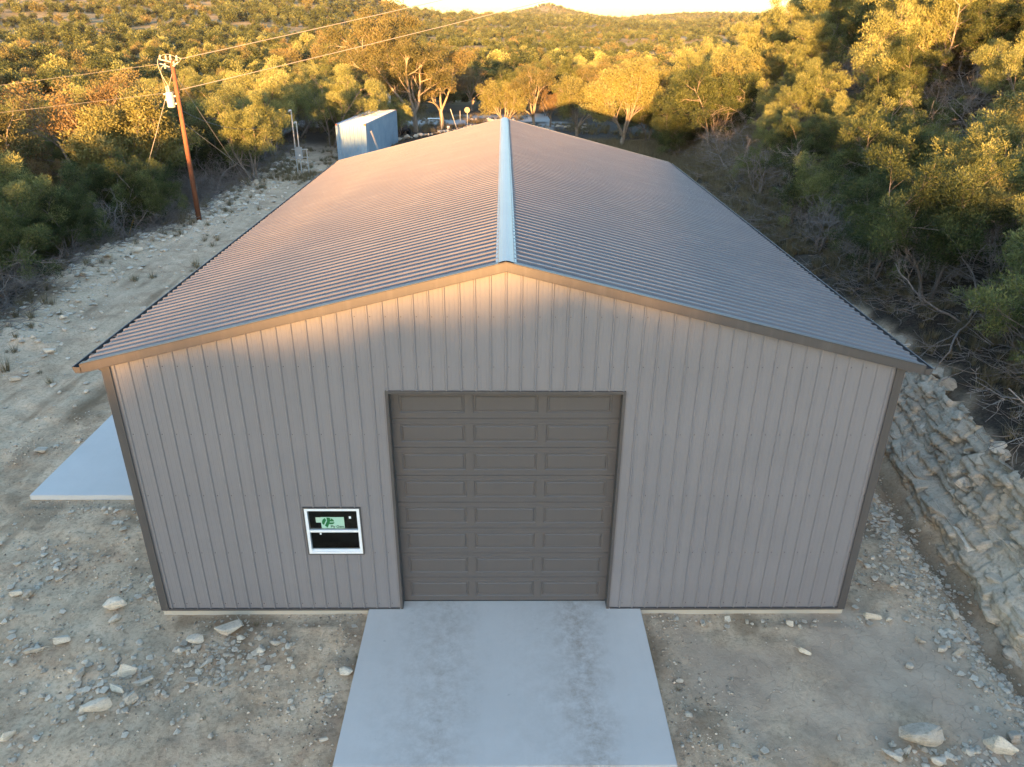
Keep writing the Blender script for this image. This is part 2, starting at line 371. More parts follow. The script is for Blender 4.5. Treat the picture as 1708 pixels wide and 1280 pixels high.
gz = _interp(Z)
def Gz(x, y): return float(gz(x, y))

# ------------------------------------------------------------------ building
HW, RID, L, OV, FO = 6.096, 6.382, 19.25, .305, .07
def roofz(x): return RID-.25*abs(x)
bld = empty('metal_building', (0, 0, 0))
tag(bld, 'grey-brown ribbed steel workshop with a low gable roof and a tall garage door', 'building')
def rib_profile(a, b, pitch=.2286, phase=0.0, h=.020, wt=.018, wb=.042):
    pts = []; k0 = math.floor((a-phase)/pitch)-1
    k = k0
    while phase+k*pitch < b+pitch:
        c = phase+k*pitch
        pts += [(c-wb/2, 0), (c-wt/2, h), (c+wt/2, h), (c+wb/2, 0)]
        for m_ in (.33, .67): q = c+pitch*m_; pts += [(q-.009, 0), (q-.003, .0016), (q+.003, .0016), (q+.007, 0)]
        k += 1
    xs = [p_[0] for p_ in pts]; hs = [p_[1] for p_ in pts]
    out = [(a, float(np.interp(a, xs, hs)))]+[q for q in pts if a < q[0] < b]+[(b, float(np.interp(b, xs, hs)))]
    return out
OPEN = [(-1.83, 1.83, -1, 4.30), (-3.36, -2.44, 1.23, 2.16)]
def wall_panel(a, b):
    pr = rib_profile(a, b); extra = []
    for o in OPEN:
        for q in (o[0], o[1]):
            if a < q < b: extra.append(q)
    xs = [p_[0] for p_ in pr]; hs = [p_[1] for p_ in pr]
    for q in extra: pr.append((q, float(np.interp(q, xs, hs))))
    pr.sort(); mb = MB()
    for (x0, h0), (x1, h1) in zip(pr[:-1], pr[1:]):
        if x1-x0 < 1e-6: continue
        cuts = [(0.0, None)]; mid = (x0+x1)/2; segs = [(0.0, 'top')]
        for o in OPEN:
            if o[0] < mid < o[1]:
                segs = [(0.0, o[2]), (o[3], 'top')] if o[2] > 0 else [(o[3], 'top')]
        for z0, z1 in segs:
            t0, t1 = (roofz(x0)-.03, roofz(x1)-.03) if z1 == 'top' else (z1, z1)
            mb.add([(x0, -h0, z0), (x1, -h1, z0), (x1, -h1, t1), (x0, -h0, t0)], [(0, 1, 2, 3)])
    return mb
x = -HW+.0; bounds = [-HW]; k = math.ceil((-HW-.021)/.9144)
while k*.9144+.021 < HW:
    if k*.9144+.021 > -HW+.05: bounds.append(k*.9144+.021)
    k += 1
bounds.append(HW)
for a, b in zip(bounds[:-1], bounds[1:]): wall_panel(a, b).build('wall_panel', M_wall, bld)
# inner skin so that the wall has thickness, side and rear walls
mb = MB()
for s in (-1, 1):
    pr = rib_profile(0.0, L)
    for (y0, h0), (y1, h1) in zip(pr[:-1], pr[1:]):
        X0, X1 = s*(HW+h0), s*(HW+h1)
        q = [(X0, y0, 0), (X1, y1, 0), (X1, y1, roofz(HW)-.02), (X0, y0, roofz(HW)-.02)]
        mb.add(q if s > 0 else q[::-1], [(0, 1, 2, 3)])
mb.build('side_wall', M_wall, bld)
mb = MB(); pr = rib_profile(-HW, HW)
pr = sorted(set(pr+[(0.0, .02)]))
for (x0, h0), (x1, h1) in zip(pr[:-1], pr[1:]):
    mb.add([(x1, L+h1, 0), (x0, L+h0, 0), (x0, L+h0, roofz(x0)-.03), (x1, L+h1, roofz(x1)-.03)], [(0, 1, 2, 3)])
mb.build('rear_wall', M_wall, bld)
mb = MB(); mb.box(-HW+.02, HW-.02, .22, L-.1, .01, .012); mb.box(-HW+.3, HW-.3, 5, 5.02, 0.02, 4.6); mb.box(-3.6, -2.2, .6, .62, .8, 2.6)
mb.build('interior_shade', M_dark, bld)  # near-black sheets stand in for the unlit inside behind the window
# roof panels: sheets 36 in wide laid along the building
def roof_panel(y0, y1, s):
    pr = rib_profile(y0, y1, h=.028, wt=.03, wb=.07); mb = MB(); XE = HW+OV
    n = (.25*s, 0, 1); nl = math.hypot(.25, 1)
    row = []
    for (yy, h) in pr:
        a = (s*.06+n[0]/nl*h, yy, roofz(.06)+h/nl); b = (s*XE+n[0]/nl*h, yy, roofz(XE)+h/nl); row.append((a, b))
    for (a0, b0), (a1, b1) in zip(row[:-1], row[1:]):
        q = [a0, b0, b1, a1]; mb.add(q if s > 0 else q[::-1], [(0, 1, 2, 3)])
    return mb
yb = np.arange(0, 21)*.9144; ys = [-FO]+[float(q)+.037 for q in yb if q > .2]+[L+FO]
for s in (-1, 1):
    for a, b in zip(ys[:-1], ys[1:]):
        if b-a > .05: roof_panel(a, b, s).build('roof_panel', M_roof, bld)
mb = MB()          # underside of the roof
for s in (-1, 1):
    XE = HW+OV-.01
    q = [(0, -FO+.01, RID-.012), (s*XE, -FO+.01, roofz(XE)-.012), (s*XE, L+FO-.01, roofz(XE)-.012), (0, L+FO-.01, RID-.012)]
    mb.add(q if s < 0 else q[::-1], [(0, 1, 2, 3)])
mb.build('roof_underside', M_gutin, bld)
# ridge cap
mb = MB()
prof = [(-.152, -.008), (-.15, .012), (-.118, .012), (-.112, .03), (-.108, .033), (-.05, .052), (0, .058), (.05, .052), (.108, .033), (.112, .03), (.118, .012), (.15, .012), (.152, -.008)]
cap_s = np.arange(-FO-.012, L+FO, 3.05)
P = [(px, roofz(px)+pz+.014 if abs(px) > .1 else RID-.025+pz+.014) for px, pz in prof]
for i, y0 in enumerate(cap_s):
    y1 = min(y0+3.05+.03, L+FO+.012); e = .0015*(i % 2)
    for (a, za), (b, zb) in zip(P[:-1], P[1:]):
        mb.add([(a, y0, za+e), (b, y0, zb+e), (b, y1, zb+e), (a, y1, za+e)], [(0, 1, 2, 3)])
ends = [(a, -FO-.0125, za) for a, za in P]; ends += [(0.1, -FO-.0125, RID-.08), (-.1, -FO-.0125, RID-.08)]
mb.build('ridge_cap', M_cap, bld)
# rake trim
for yy, nm in ((-FO-.002, -1), (L+FO+.002, 1)):
    for s in (-1, 1):
        mb = MB(); XE = HW+OV; t = .028*nm
        def zt(xv, o): return roofz(xv)+o
        for (o0, o1, ya, yb_) in ((-.105, .026, yy, yy+t), (.022, .034, yy+t, yy-nm*.06), (-.115, -.105, yy+t*1.3, yy)):
            V_ = []
            for xv in (s*.0005, s*XE):
                for yv in (ya, yb_):
                    for o in (o0, o1): V_.append((xv, yv, zt(xv, o)))
            mb.add(V_, [(0,1,3,2),(4,6,7,5),(0,4,5,1),(2,3,7,6),(0,2,6,4),(1,5,7,3)])
        mb.build('rake_trim', M_trim, bld)
# corner trim
for s in (-1, 1):
    for y0, nm in ((0, -1), (L, 1)):
        mb = MB(); z1 = roofz(HW)-.05
        ya, yb_ = sorted((y0+nm*.024, y0+nm*.034)); xa, xb = sorted((s*(HW-.10), s*(HW+.034)))
        mb.box(xa, xb, ya, yb_, -.02, z1)
        ya, yb_ = sorted((y0+nm*.024, y0-nm*.11)); xa, xb = sorted((s*(HW+.024), s*(HW+.034)))
        mb.box(xa, xb, ya, yb_, -.02, z1)
        mb.build('corner_trim', M_trim, bld)
# base trim under panels (front)
mb = MB()
for a, b in ((-HW, -1.88), (1.88, HW)): mb = MB(); mb.box(a, b, -.036, -.004, -.028, .012); mb.build('base_trim', M_trim, bld)
# foundation edge
mb = MB()
mb.box(-HW-.01, -2.4385, -.02, .24, -.4, -.0285); mb.box(2.4385, HW+.01, -.02, .24, -.4, -.0285)
mb.box(-HW-.01, HW+.01, .2405, L+.02, -.4, -.002)
mb.build('foundation', M_found, bld)
# eave gutters
for s in (-1, 1):
    mb = MB(); x0, x1 = HW+OV-.012, HW+OV+.115; zt = roofz(HW+OV); pr = [(x0, zt-.02), (x0, zt-.115), (x1-.03, zt-.115), (x1-.012, zt-.07), (x1, zt-.03), (x1, zt-.012), (x1-.012, zt-.012)]
    y0, y1 = -FO-.03, L+FO+.03
    for (a, za), (b, zb) in zip(pr[:-1], pr[1:]):
        q = [(s*a, y0, za), (s*b, y0, zb), (s*b, y1, zb), (s*a, y1, za)]; mb.add(q, [(0, 1, 2, 3)], 0)
        q = [(s*(a+.003), y0, za+.003), (s*(b-.003), y0, zb+.003), (s*(b-.003), y1, zb+.003), (s*(a+.003), y1, za+.003)]; mb.add(q, [(0, 1, 2, 3)], 1)
    for yy in (y0, y1):
        mb.add([(s*a, yy, za) for a, za in pr[:6]], [tuple(range(6))], 0)
    yy = .4
    while yy < L: mb.box(min(s*x0, s*x1), max(s*x0, s*x1), yy, yy+.025, zt-.022, zt-.016, 0); yy += .75
    mb.build('gutter', [M_trim, M_gutin], bld)
    mb = MB(); gx0 = s*(HW+OV+.05)
    mb.tube([(gx0, .35, zt-.11), (gx0, .35, zt-.17), (s*(HW+.22), .35, zt-.25), (s*(HW+.075), .35, zt-.33), (s*(HW+.075), .35, .2), (s*(HW+.2), .35, .1)], .042, 10)
    mb.build('downspout', M_trim, bld)
# screws, standing on girt and purlin lines
mb = MB()
for z in (.11, 1.23, 2.40, 3.56, 4.74, 5.55):
    for k in range(-26, 27):
        cx = k*.2286+.045
        if abs(cx) > HW-.1 or z > roofz(cx)-.25: continue
        if any(o[0]-.05 < cx < o[1]+.05 and o[2]-.05 < z < o[3]+.05 for o in OPEN): continue
        mb.box(cx-.006, cx+.006, -.009, .0, z-.006, z+.006)
for s in (-1, 1):
    for q in range(6):
        xa = .35+q*1.15
        for k in range(0, 85):
            yv = k*.2286+.055
            if yv > L: break
            z = roofz(xa); mb.box(s*xa-.007, s*xa+.007, yv-.007, yv+.007, z-.004, z+.010)
for s in (-1, 1):
    for k in range(0, 85):
        z = roofz(.134)+.026; mb.box(s*.134-.006, s*.134+.006, k*.2286-.006, k*.2286+.006, z-.004, z+.006)
tag(mb.build('screw', M_screw, bld), kind='stuff')
# ------------ garage door
jamb = MB()
for s in (-1, 1):
    xa, xb = sorted((s*1.83, s*1.868)); jamb.box(xa, xb, -.034, -.0, -.02, 4.338)
    xa, xb = sorted((s*1.822, s*1.8295)); jamb.box(xa, xb, -.034, .20, -.02, 4.30)
jamb.box(-1.8295, 1.8295, -.034, -.0, 4.3005, 4.338); jamb.box(-1.8215, 1.8215, -.034, .20, 4.29, 4.3)
jamb.build('door_surround', M_trim, bld)
door = bpy.data.objects.new('garage_door', None); COL.objects.link(door); door.parent = bld; door.location = (0, .17, .02)
SH = 4.268/8; PWd = (3.644-2*.125-2*.13)/3
def ring_panel(w_, h_):
    mb = MB(); rings = [(0, 0), (.022, .022), (.026, .022), (.048, 0.001)]
    V_ = []
    for ins, dep in rings:
        V_ += [(ins, dep, ins), (w_-ins, dep, ins), (w_-ins, dep, h_-ins), (ins, dep, h_-ins)]
    F_ = []
    for r_ in range(len(rings)-1):
        for j in range(4): F_.append((r_*4+j, r_*4+(j+1) % 4, (r_+1)*4+(j+1) % 4, (r_+1)*4+j))
    b = (len(rings)-1)*4; F_.append((b, b+1, b+2, b+3)); mb.add(V_, F_); return mb.mesh('door_panel', M_door)
def section_mesh():
    mb = MB(); W2 = 1.822; z0, z1 = .105, SH-.105; top = SH
    def fq(a, b, c, d, y=0): mb.add([(a, y, c), (b, y, c), (b, y, d), (a, y, d)], [(0, 1, 2, 3)])
    def band(za, zb):   # rail with two shallow beads
        zs = [za, za+.018, za+.022, za+.030, za+.034, zb]
        ysn = [0, 0, .004, .004, 0, 0]
        for i in range(5): mb.add([(-W2, ysn[i], zs[i]), (W2, ysn[i], zs[i]), (W2, ysn[i+1], zs[i+1]), (-W2, ysn[i+1], zs[i+1])], [(0, 1, 2, 3)])
    mb.add([(-W2, .014, 0), (W2, .014, 0), (W2, 0, .006), (-W2, 0, .006)], [(0, 1, 2, 3)])
    band(.006, z0); band(z1, top-.006)
    mb.add([(-W2, 0, top-.006), (W2, 0, top-.006), (W2, .014, top), (-W2, .014, top)], [(0, 1, 2, 3)])
    cur = -W2
    for i in range(3):
        xa = -W2+.125+i*(PWd+.13); fq(cur, xa, z0, z1); cur = xa+PWd
    fq(cur, W2, z0, z1)
    mb.box(-W2, W2, .0145, .045, 0, top)
    return mb.mesh('door_section', M_door)
sm = section_mesh(); pm = ring_panel(PWd, SH-.21)
for i in range(8):
    o = link('door_section', sm, door); o.location = (0, 0, i*SH)
    for j in range(3):
        q = link('door_panel', pm, door); q.location = (-1.822+.125+j*(PWd+.13), 0, i*SH+.105)
mb = MB(); mb.box(-1.822, 1.822, .004, .04, -.022, -.0005); mb.build('weather_seal', M_dark, door)
# ------------ window
win = bpy.data.objects.new('window', None); COL.objects.link(win); win.parent = bld; win.location = (-2.9, 0, 1.695)
hw, hh = .46, .465
def frame_mb(a, b, c, d, t, y0, y1):
    mb = MB(); mb.box(a, b, y0, y1, d-t, d); mb.box(a, b, y0, y1, c, c+t); mb.box(a, a+t, y0, y1, c+t, d-t); mb.box(b-t, b, y0, y1, c+t, d-t); return mb
frame_mb(-hw-.02, hw+.02, -hh-.02, hh+.02, .0195, -.036, .01).build('window_trim', M_trim, win)
frame_mb(-hw, hw, -hh, hh, .048, -.030, .05).build('frame', M_white, win)
mb = MB(); mb.box(-hw+.0485, hw-.0485, -.022, .04, -.022, .022); mb.build('meeting_rail', M_white, win)
mb = MB(); mb.box(-hw+.049, hw-.049, -.004, .04, -hh+.0485, -hh+.072); mb.build('sill', M_white, win)
k = N('window_glass'); k.t.nodes.remove(k.b)
tr = k.n('ShaderNodeBsdfTransparent'); tr.inputs[0].default_value = (.75, .78, .78, 1); gl = k.n('ShaderNodeBsdfGlossy'); gl.inputs['Roughness'].default_value = .03
fr = k.n('ShaderNodeFresnel'); fr.inputs[0].default_value = 1.5; mx = k.n('ShaderNodeMixShader'); k.l(fr.outputs[0], mx.inputs[0]); k.l(tr.outputs[0], mx.inputs[1]); k.l(gl.outputs[0], mx.inputs[2]); k.l(mx.outputs[0], k.out.inputs[0]); M_glass = k.m
for c, d, y in ((.0225, hh-.0485, .004), (-hh+.0725, -.0225, .02)):
    mb = MB(); mb.add([(-hw+.0485, y, c), (hw-.0485, y, c), (hw-.0485, y, d), (-hw+.0485, y, d)], [(0, 1, 2, 3)]); mb.build('glass_pane', M_glass, win)
M_stick = plain('sticker_film', (.36, .56, .44), .5, 0, .04); M_stick2 = plain('sticker_tab', (.42, .56, .44), .5, 0, .04)
M_green = plain('sticker_green', (.008, .13, .035), .5, 0, .03); M_ink = plain('sticker_ink', (.015, .05, .03), .5, 0, .02)
mb = MB(); y = .001
mb.box(-.205, .185, y-.0015, y, .045, .275); mb.box(-.29, -.2055, y-.0015, y, .165, .27, 1)
mb.build('sticker', [M_stick, M_stick2], win)
# leaf-like round emblem: two slanting blades and a hooked P shape
def emblem(mb, pts, y): mb.add([(a, y, b) for a, b in pts], [tuple(range(len(pts)))])
mb = MB(); cx, cz, r0 = -.085, .165, .105
def arc(r, a0, a1, n=10): return [(cx+r*math.cos(R(a0+(a1-a0)*i/n)), cz+r*math.sin(R(a0+(a1-a0)*i/n))) for i in range(n+1)]
emblem(mb, arc(r0, 118, 200, 10)+[(cx-.075, cz-.045), (cx-.03, cz+.05)], -.0012)
emblem(mb, [(cx-.062, cz-.062), (cx-.02, cz-.105), (cx+.012, cz-.03), (cx+.04, cz+.045), (cx+.036, cz+.098), (cx-.022, cz+.103), (cx-.018, cz+.03)], -.0012)
emblem(mb, [(cx+.048, cz+.093), (cx+.052, cz+.075)]+[(cx+.03, cz+.03), (cx+.045, cz+.022), (cx+.10, cz+.022), (cx+.098, cz+.04), (cx+.08, cz+.07)], -.0012)
emblem(mb, [(cx+.024, cz+.002), (cx+.012, cz-.035), (cx+.07, cz-.035), (cx+.098, cz-.015), (cx+.104, cz+.008), (cx+.085, cz+.004)], -.0012)
mb.build('emblem', M_green, win)
cu = bpy.data.curves.new('lettering', 'FONT'); cu.body = 'Ply Gem'; cu.size = .066; cu.extrude = .0006; cu.offset = .0016
tmp = bpy.data.objects.new('lettering', cu); me = bpy.data.meshes.new_from_object(tmp); me.materials.clear(); me.materials.append(M_ink); bpy.data.objects.remove(tmp)
lt = link('lettering', me, win); lt.location = (-.052, -.0015, .062); lt.rotation_euler = (R(90), 0, 0)
for (a, c, s_) in ((.27, .245, .028), (-.25, -.085, .022)):
    mb = MB(); mb.box(a, a+s_*1.3, -.002, .0, c, c+s_*1.7); mb.build('paper_tag', M_white, win)

# ------------------------------------------------------------------ slabs
def slab_obj(name, x0, x1, y0, y1, z, th, mat, label, cuts=()):
    bm = bmesh.new(); bmesh.ops.create_cube(bm, size=1)
    for v in bm.verts: v.co = Vector(((x0+x1)/2+v.co.x*(x1-x0), (y0+y1)/2+v.co.y*(y1-y0), z-th/2+v.co.z*th))
    bmesh.ops.bevel(bm, geom=bm.edges[:], offset=.012, segments=2, affect='EDGES')
    me = bpy.data.meshes.new(name); bm.to_mesh(me); bm.free(); me.materials.append(mat)
    o = link(name, me); o['kind'] = 'structure'; return o
slab_obj('driveway', -2.438, 2.438, -3.2, .235, -.0005, .16, M_drive, '')
slab_obj('patio', -10.55, -6.14, 3.6, 13.4, -.015, .16, M_patio, '')

# ------------------------------------------------------------------ rocks
def rock_mesh(seed, flatness=.6, n=16, mat=M_rock, slabby=False):
    r_ = random.Random(seed); bm = bmesh.new()
    for i in range(n):
        if slabby: v = Vector((r_.uniform(-1, 1), r_.uniform(-1, 1), r_.choice((-1, 1))*r_.uniform(.8, 1)))
        else:
            v = Vector((r_.gauss(0, 1), r_.gauss(0, 1), r_.gauss(0, 1))).normalized()*r_.uniform(.75, 1.1)
        bm.verts.new((v.x*.5*(1+.0), v.y*.5*r_.uniform(.8, 1), v.z*.5*flatness))
    bmesh.ops.convex_hull(bm, input=bm.verts[:]); 
    bmesh.ops.delete(bm, geom=[v for v in bm.verts if not v.link_faces], context='VERTS')
    bmesh.ops.bevel(bm, geom=bm.edges[:], offset=.03, segments=1, affect='EDGES')
    me = bpy.data.meshes.new('rock'); bm.to_mesh(me); bm.free(); me.materials.append(mat); return me
RM = [rock_mesh(i, random.uniform(.45, .8)) for i in range(10)]; SM = [rock_mesh(50+i, .3, 12, slabby=True) for i in range(5)]
def put_rock(x, y, s, label, group=None, mesh=None, rz=None, asp=None, tilt=8, sink=.25):
    me = mesh or random.choice(RM); o = link('rock', me); a = asp or random.uniform(.6, .9)
    h = s*(.6 if me in SM else .95)
    o.location = (x, y, Gz(x, y)+s*(.16 if me in SM else .25)); o.scale = (s, s*a, h*1.2)
    o.rotation_euler = (R(random.uniform(-tilt, tilt)), R(random.uniform(-tilt, tilt)), random.uniform(0, 6.28) if rz is None else R(rz))
    tag(o, label, 'rock', group); return o
NR = [(-4.83,-.50,.50,'flat square slab of grey-brown stone lying below the window wall','S',35,.85),
(-7.05,.14,.43,'pale cream wedge-shaped rock near the left corner of the building','R',10,.5),
(-9.02,.47,.28,'blunt pale rock at the left, the wider one of a pair','R',0,.8),
(-8.81,.50,.26,'narrow upright pale rock at the left beside a blunt one','R',60,.5),
(-7.57,-.69,.34,'rounded brownish-grey rock in the dirt left of the building corner','R',0,.85),
(-7.91,-.89,.34,'thin pale splinter of stone lying beside a brownish rock','S',20,.35),
(-6.87,-1.41,.24,'tall narrow cream rock left of a cluster of small stones','R',80,.6),
(-6.17,-1.38,.40,'wide cream rock with a broken top above a bluish slab','R',5,.55),
(-6.14,-1.74,.36,'smooth grey elongated rock between the cream rock and a rounded one','R',-30,.45),
(-5.81,-1.63,.36,'bluish-grey flat slab of stone slanting up to the right','S',35,.4),
(-5.81,-1.95,.31,'rounded pale potato-shaped rock below the bluish slab','R',45,.65),
(-6.23,-2.14,.44,'lumpy pale rock, longest of the bottom row in the left foreground','R',22,.4),
(-5.28,-.70,.30,'rough pale boulder touching the left side of the square slab','R',0,.8),
(-4.95,-1.26,.28,'thin pale tan slab standing alone below the small rock pile','S',55,.5),
(-4.76,-1.38,.17,'small bluish-white stone right of the thin tan slab','R',70,.6),
(-4.58,-1.57,.20,'flat bluish stone chip in the dirt below the rock pile','S',30,.5),
(-5.01,-1.57,.21,'short rectangular pale chip in the dirt below the rock pile','S',12,.5),
(-7.42,-2.55,.27,'pale rock cut off by the left edge of the picture','R',40,.6),
(-2.59,-1.43,.25,'smooth round grey rock against the left edge of the driveway','R',0,.8),
(-6.88,-.19,.21,'diamond-shaped pale stone below the cream wedge-shaped rock','R',45,.7),
(-7.77,-.44,.17,'small white stone splinter above the brownish rock','S',20,.35),
(-4.10,-.96,.18,'small yellowish rounded stone right of the rock pile','R',0,.8),
(-4.53,-.66,.17,'small yellowish triangular stone leaning on the square slab','R',0,.8),
(-3.89,-.80,.17,'pale pebble-like rock nearest the wall right of the pile','R',0,.8),
(-5.44,-.95,.20,'blue-grey stone left of the rock pile below the wall','R',0,.8),
(6.16,-2.75,.62,'largest boulder, pale with a grey top, right foreground','R',-8,.65),
(7.22,-2.83,.50,'cream angular boulder with a bright broken face, right foreground','R',-35,.7),
(6.53,-.20,.36,'long tan rock just beyond the right corner of the building','R',-30,.4),
(5.05,-.98,.26,'tan rounded rock half sunk in cracked clay','R',-40,.45),
(5.04,-.35,.19,'tan stone lying close to the right part of the wall','R',-20,.6),
(2.82,-1.58,.15,'small yellowish stone near the right edge of the driveway','R',0,.7),
(6.70,-1.31,.16,'round yellowish stone alone on grey clay','R',0,.9),
(7.18,-.74,.22,'white triangular stone on the bare ground near the bank','R',-35,.4),
(7.46,-.92,.22,'tan stone with a pointed left end near the ditch','R',15,.6),
(7.69,-.97,.27,'tan domed stone beside a pointed one near the ditch','R',10,.6),
(8.15,-.04,.28,'pale angular rock closest to the foot of the bank','R',70,.6),
(7.35,.62,.18,'tan stone in the dirt right of the building corner trim','R',-20,.55),
(4.97,-2.67,.13,'small white stone in the clay at the bottom right','R',80,.6),
(5.58,-2.95,.34,'brown-grey flat rock left of the largest boulder','S',-35,.5),
(6.24,-3.08,.24,'round grey rock directly below the largest boulder','R',0,.9),
(7.55,-2.72,.28,'pale rock right of the cream angular boulder','R',0,.8),
(-11.45,5.69,.34,'pale stone in the wheel ruts left of the patio','S',0,.6),
(-14.66,11.81,.50,'pale flat rock on the far side of the wheel ruts','S',0,.5),
(-16.93,23.47,.62,'white rock on the crest of the rubble edge','R',0,.5),
(-17.25,19.4,.55,'long pale rock at the dark tree edge','S',0,.5)]
for x, y, s, lb, kd, rz, a in NR: put_rock(x, y, s*1.12, lb, None, (random.choice(SM) if kd == 'S' else random.choice(RM)), rz, a)
def rock_group(n, cx, cy, sx, sy, smin, smax, lb, gp):
    for i in range(n):
        x = random.gauss(cx, sx); y = random.gauss(cy, sy)
        if (abs(x) < 2.55 and y > -3.4) or (abs(x) < 6.2 and y > -.15 and y < 19.5) or (-10.7 < x < -6 and 3.4 < y < 14): continue
        s = smin+(smax-smin)*random.random()**2.2
        put_rock(x, y, s, lb, gp, random.choice(RM+SM), None, None, 14)
rock_group(26, -4.75, -.95, .40, .22, .06, .16, 'small broken stone in the pile below the window wall', 'stones piled below the window wall')
rock_group(18, -6.2, -1.6, .55, .35, .06, .17, 'small pale stone among the larger rocks at the left front', 'small stones around the left rocks')
rock_group(12, -8.4, .3, .9, .7, .06, .14, 'small stone scattered in the dirt left of the building corner', 'small stones left of the corner')
rock_group(12, -6.8, -2.6, .7, .35, .06, .15, 'small stone in the bottom left foreground', 'small stones at the bottom left')
rock_group(10, -2.75, -1.3, .08, .8, .07, .2, 'small grey stone heaped along the left side of the driveway', 'stones along the driveway edge')
rock_group(22, 4.6, -.22, 1.1, .09, .06, .17, 'small tan stone lined up below the right part of the wall', 'stones along the right wall base')
rock_group(26, 6.6, -3.0, .9, .25, .07, .24, 'broken pale stone in the heap at the bottom right', 'stones in the bottom right heap')
rock_group(12, 7.9, -.9, .5, 1.3, .06, .2, 'small stone on the ground between clay and bank', 'stones near the ditch')
for i in range(56):
    y = random.uniform(7, 46); x = float(edge_l(y))+abs(random.gauss(0, 1.2))-.4
    put_rock(x, y, .15+.5*random.random()**2.5, 'pale limestone rock in the rubble edge in front of the left trees', 'limestone rocks along the left rubble edge', random.choice(RM+SM), None, None, 18)
for i in range(14):
    y = random.uniform(3, 30); x = random.uniform(-15.5, -11)
    put_rock(x, y, .1+.22*random.random()**2, 'small limestone rock on the rutted dirt left of the building', 'small rocks on the rutted dirt', random.choice(RM+SM), None, None, 18)
# gravel (stuff): thousands of little stones
ico = [(0,0,1),(.9,0,.2),(.28,.85,.2),(-.73,.53,.2),(-.73,-.53,.2),(.28,-.85,.2),(0,0,-.6)]
icf = np.array([(0,1,2),(0,2,3),(0,3,4),(0,4,5),(0,5,1),(6,2,1),(6,3,2),(6,4,3),(6,5,4),(6,1,5)])
def gravel(n_try):
    x = rng.uniform(-12.5, 9.4, n_try); y = rng.uniform(-3.6, 8, n_try)
    dens = ss(.0, .5, fbm(x*.9, y*.9, 4, 41))*.9+.07
    edge = np.exp(-np.abs(np.abs(x)-2.75)/.25)*(y < 0)+np.exp(-np.abs(y+.15)/.15)*(np.abs(x) < 6.3)+.6*np.exp(-np.abs(x-8.3)/.8)+.8*np.exp(-np.abs(y-3.35)/.2)*(x < -6)*(x > -10.8)
    cl = ss(3.0, 4.0, x)*(1-ss(6.8, 8, x))*(y < 0)
    p_ = (dens+edge)*(1-.8*cl)
    keep = rng.random(n_try) < p_*.8
    keep &= ~((np.abs(x) < 2.5) & (y > -3.3)) & ~((np.abs(x) < 6.15) & (y > -.03)) & ~((x > -10.6) & (x < -6) & (y > 3.55))
    x = x[keep]; y = y[keep]; n = len(x)
    s = .008+.028*rng.random(n)**3.0; a = rng.uniform(0, 6.28, n)
    V0 = np.array(ico)[None]*np.stack([s, s*rng.uniform(.6, 1, n), s*rng.uniform(.4, .8, n)], -1)[:, None, :]
    V0 = V0*(1+rng.uniform(-.25, .25, (n, 7, 1)))
    c, s_ = np.cos(a)[:, None], np.sin(a)[:, None]
    vx = V0[..., 0]*c-V0[..., 1]*s_+x[:, None]; vy = V0[..., 0]*s_+V0[..., 1]*c+y[:, None]; vz = V0[..., 2]+gz(x, y)[:, None]+s[:, None]*.15
    Vv = np.stack([vx, vy, vz], -1).reshape(-1, 3); Ff = (icf[None]+(np.arange(n)*7)[:, None, None]).reshape(-1, 3)
    t = np.repeat(rng.random(n), 10)
    return np_mesh('gravel', Vv, Ff, M_gravel, False, {'tint': ('FACE', t)})
tag(link('gravel', gravel(60000)), 'loose pale gravel strewn over the bare dirt around the slabs', 'gravel', kind='stuff')

# ------------------------------------------------------------------ cut bank on the right
def bank_mesh():
    ys = np.arange(-9, 16, .035); ts = np.linspace(0, 1, 64)
    Yg, Tg = np.meshgrid(ys, ts, indexing='ij')
    bx = bank_x(Yg)
    h = 1.4*(1-ss(9, 22, Yg))+.25
    prof_z = Tg; prof_x = -.12+.35*ss(.25, .4, Tg)+.72*np.maximum(Tg-.32, 0)/.68
    Zb = PAD-.35+(h+.45)*prof_z+.0
    Xb = bx+prof_x
    zl = Zb*1.0+fbm(Yg*.6, Yg*0+1, 3, 61)*.22
    L_ = np.floor(zl/.15+fbm(Yg*.35, Yg*0+3, 2, 64)*.8).astype(np.int64); fz = zl/.15+fbm(Yg*.35, Yg*0+3, 2, 64)*.8-L_
    wl = .45+.5*_h(L_, L_*0+3, 9); u_ = Yg/wl+_h(L_, L_*0+5, 8)*7+fbm(Yg*2, zl*3, 2, 67)*.18; C_ = np.floor(u_).astype(np.int64); fu = u_-C_
    blk = (_h(C_, L_, 5)-.5)*.24
    groove = np.maximum(1-np.minimum(fz, 1-fz)/.16, 0)*.05+np.maximum(1-np.minimum(fu, 1-fu)*wl/.05, 0)*.06
    Xb = Xb-blk+groove+fbm(Yg*.5, Tg*.5, 2, 65)*.20+fbm(Yg*3, Tg*5, 3, 62)*.07+fbm(Yg*11, Tg*24, 3, 69)*.035
    Zb = Zb+(_h(C_, L_, 6)-.5)*.06+fbm(Yg*2, Tg*5, 3, 66)*.05
    Vb = np.stack([Xb, Yg, Zb], -1).reshape(-1, 3); n1, n2 = Yg.shape
    id_ = np.arange(n1*n2).reshape(n1, n2); Fb = np.stack([id_[:-1, :-1], id_[:-1, 1:], id_[1:, 1:], id_[1:, :-1]], -1).reshape(-1, 4)
    me = np_mesh('cut_bank', Vb, Fb, M_bank, False)
    return me
bank = tag(link('cut_bank', bank_mesh()), kind='structure')
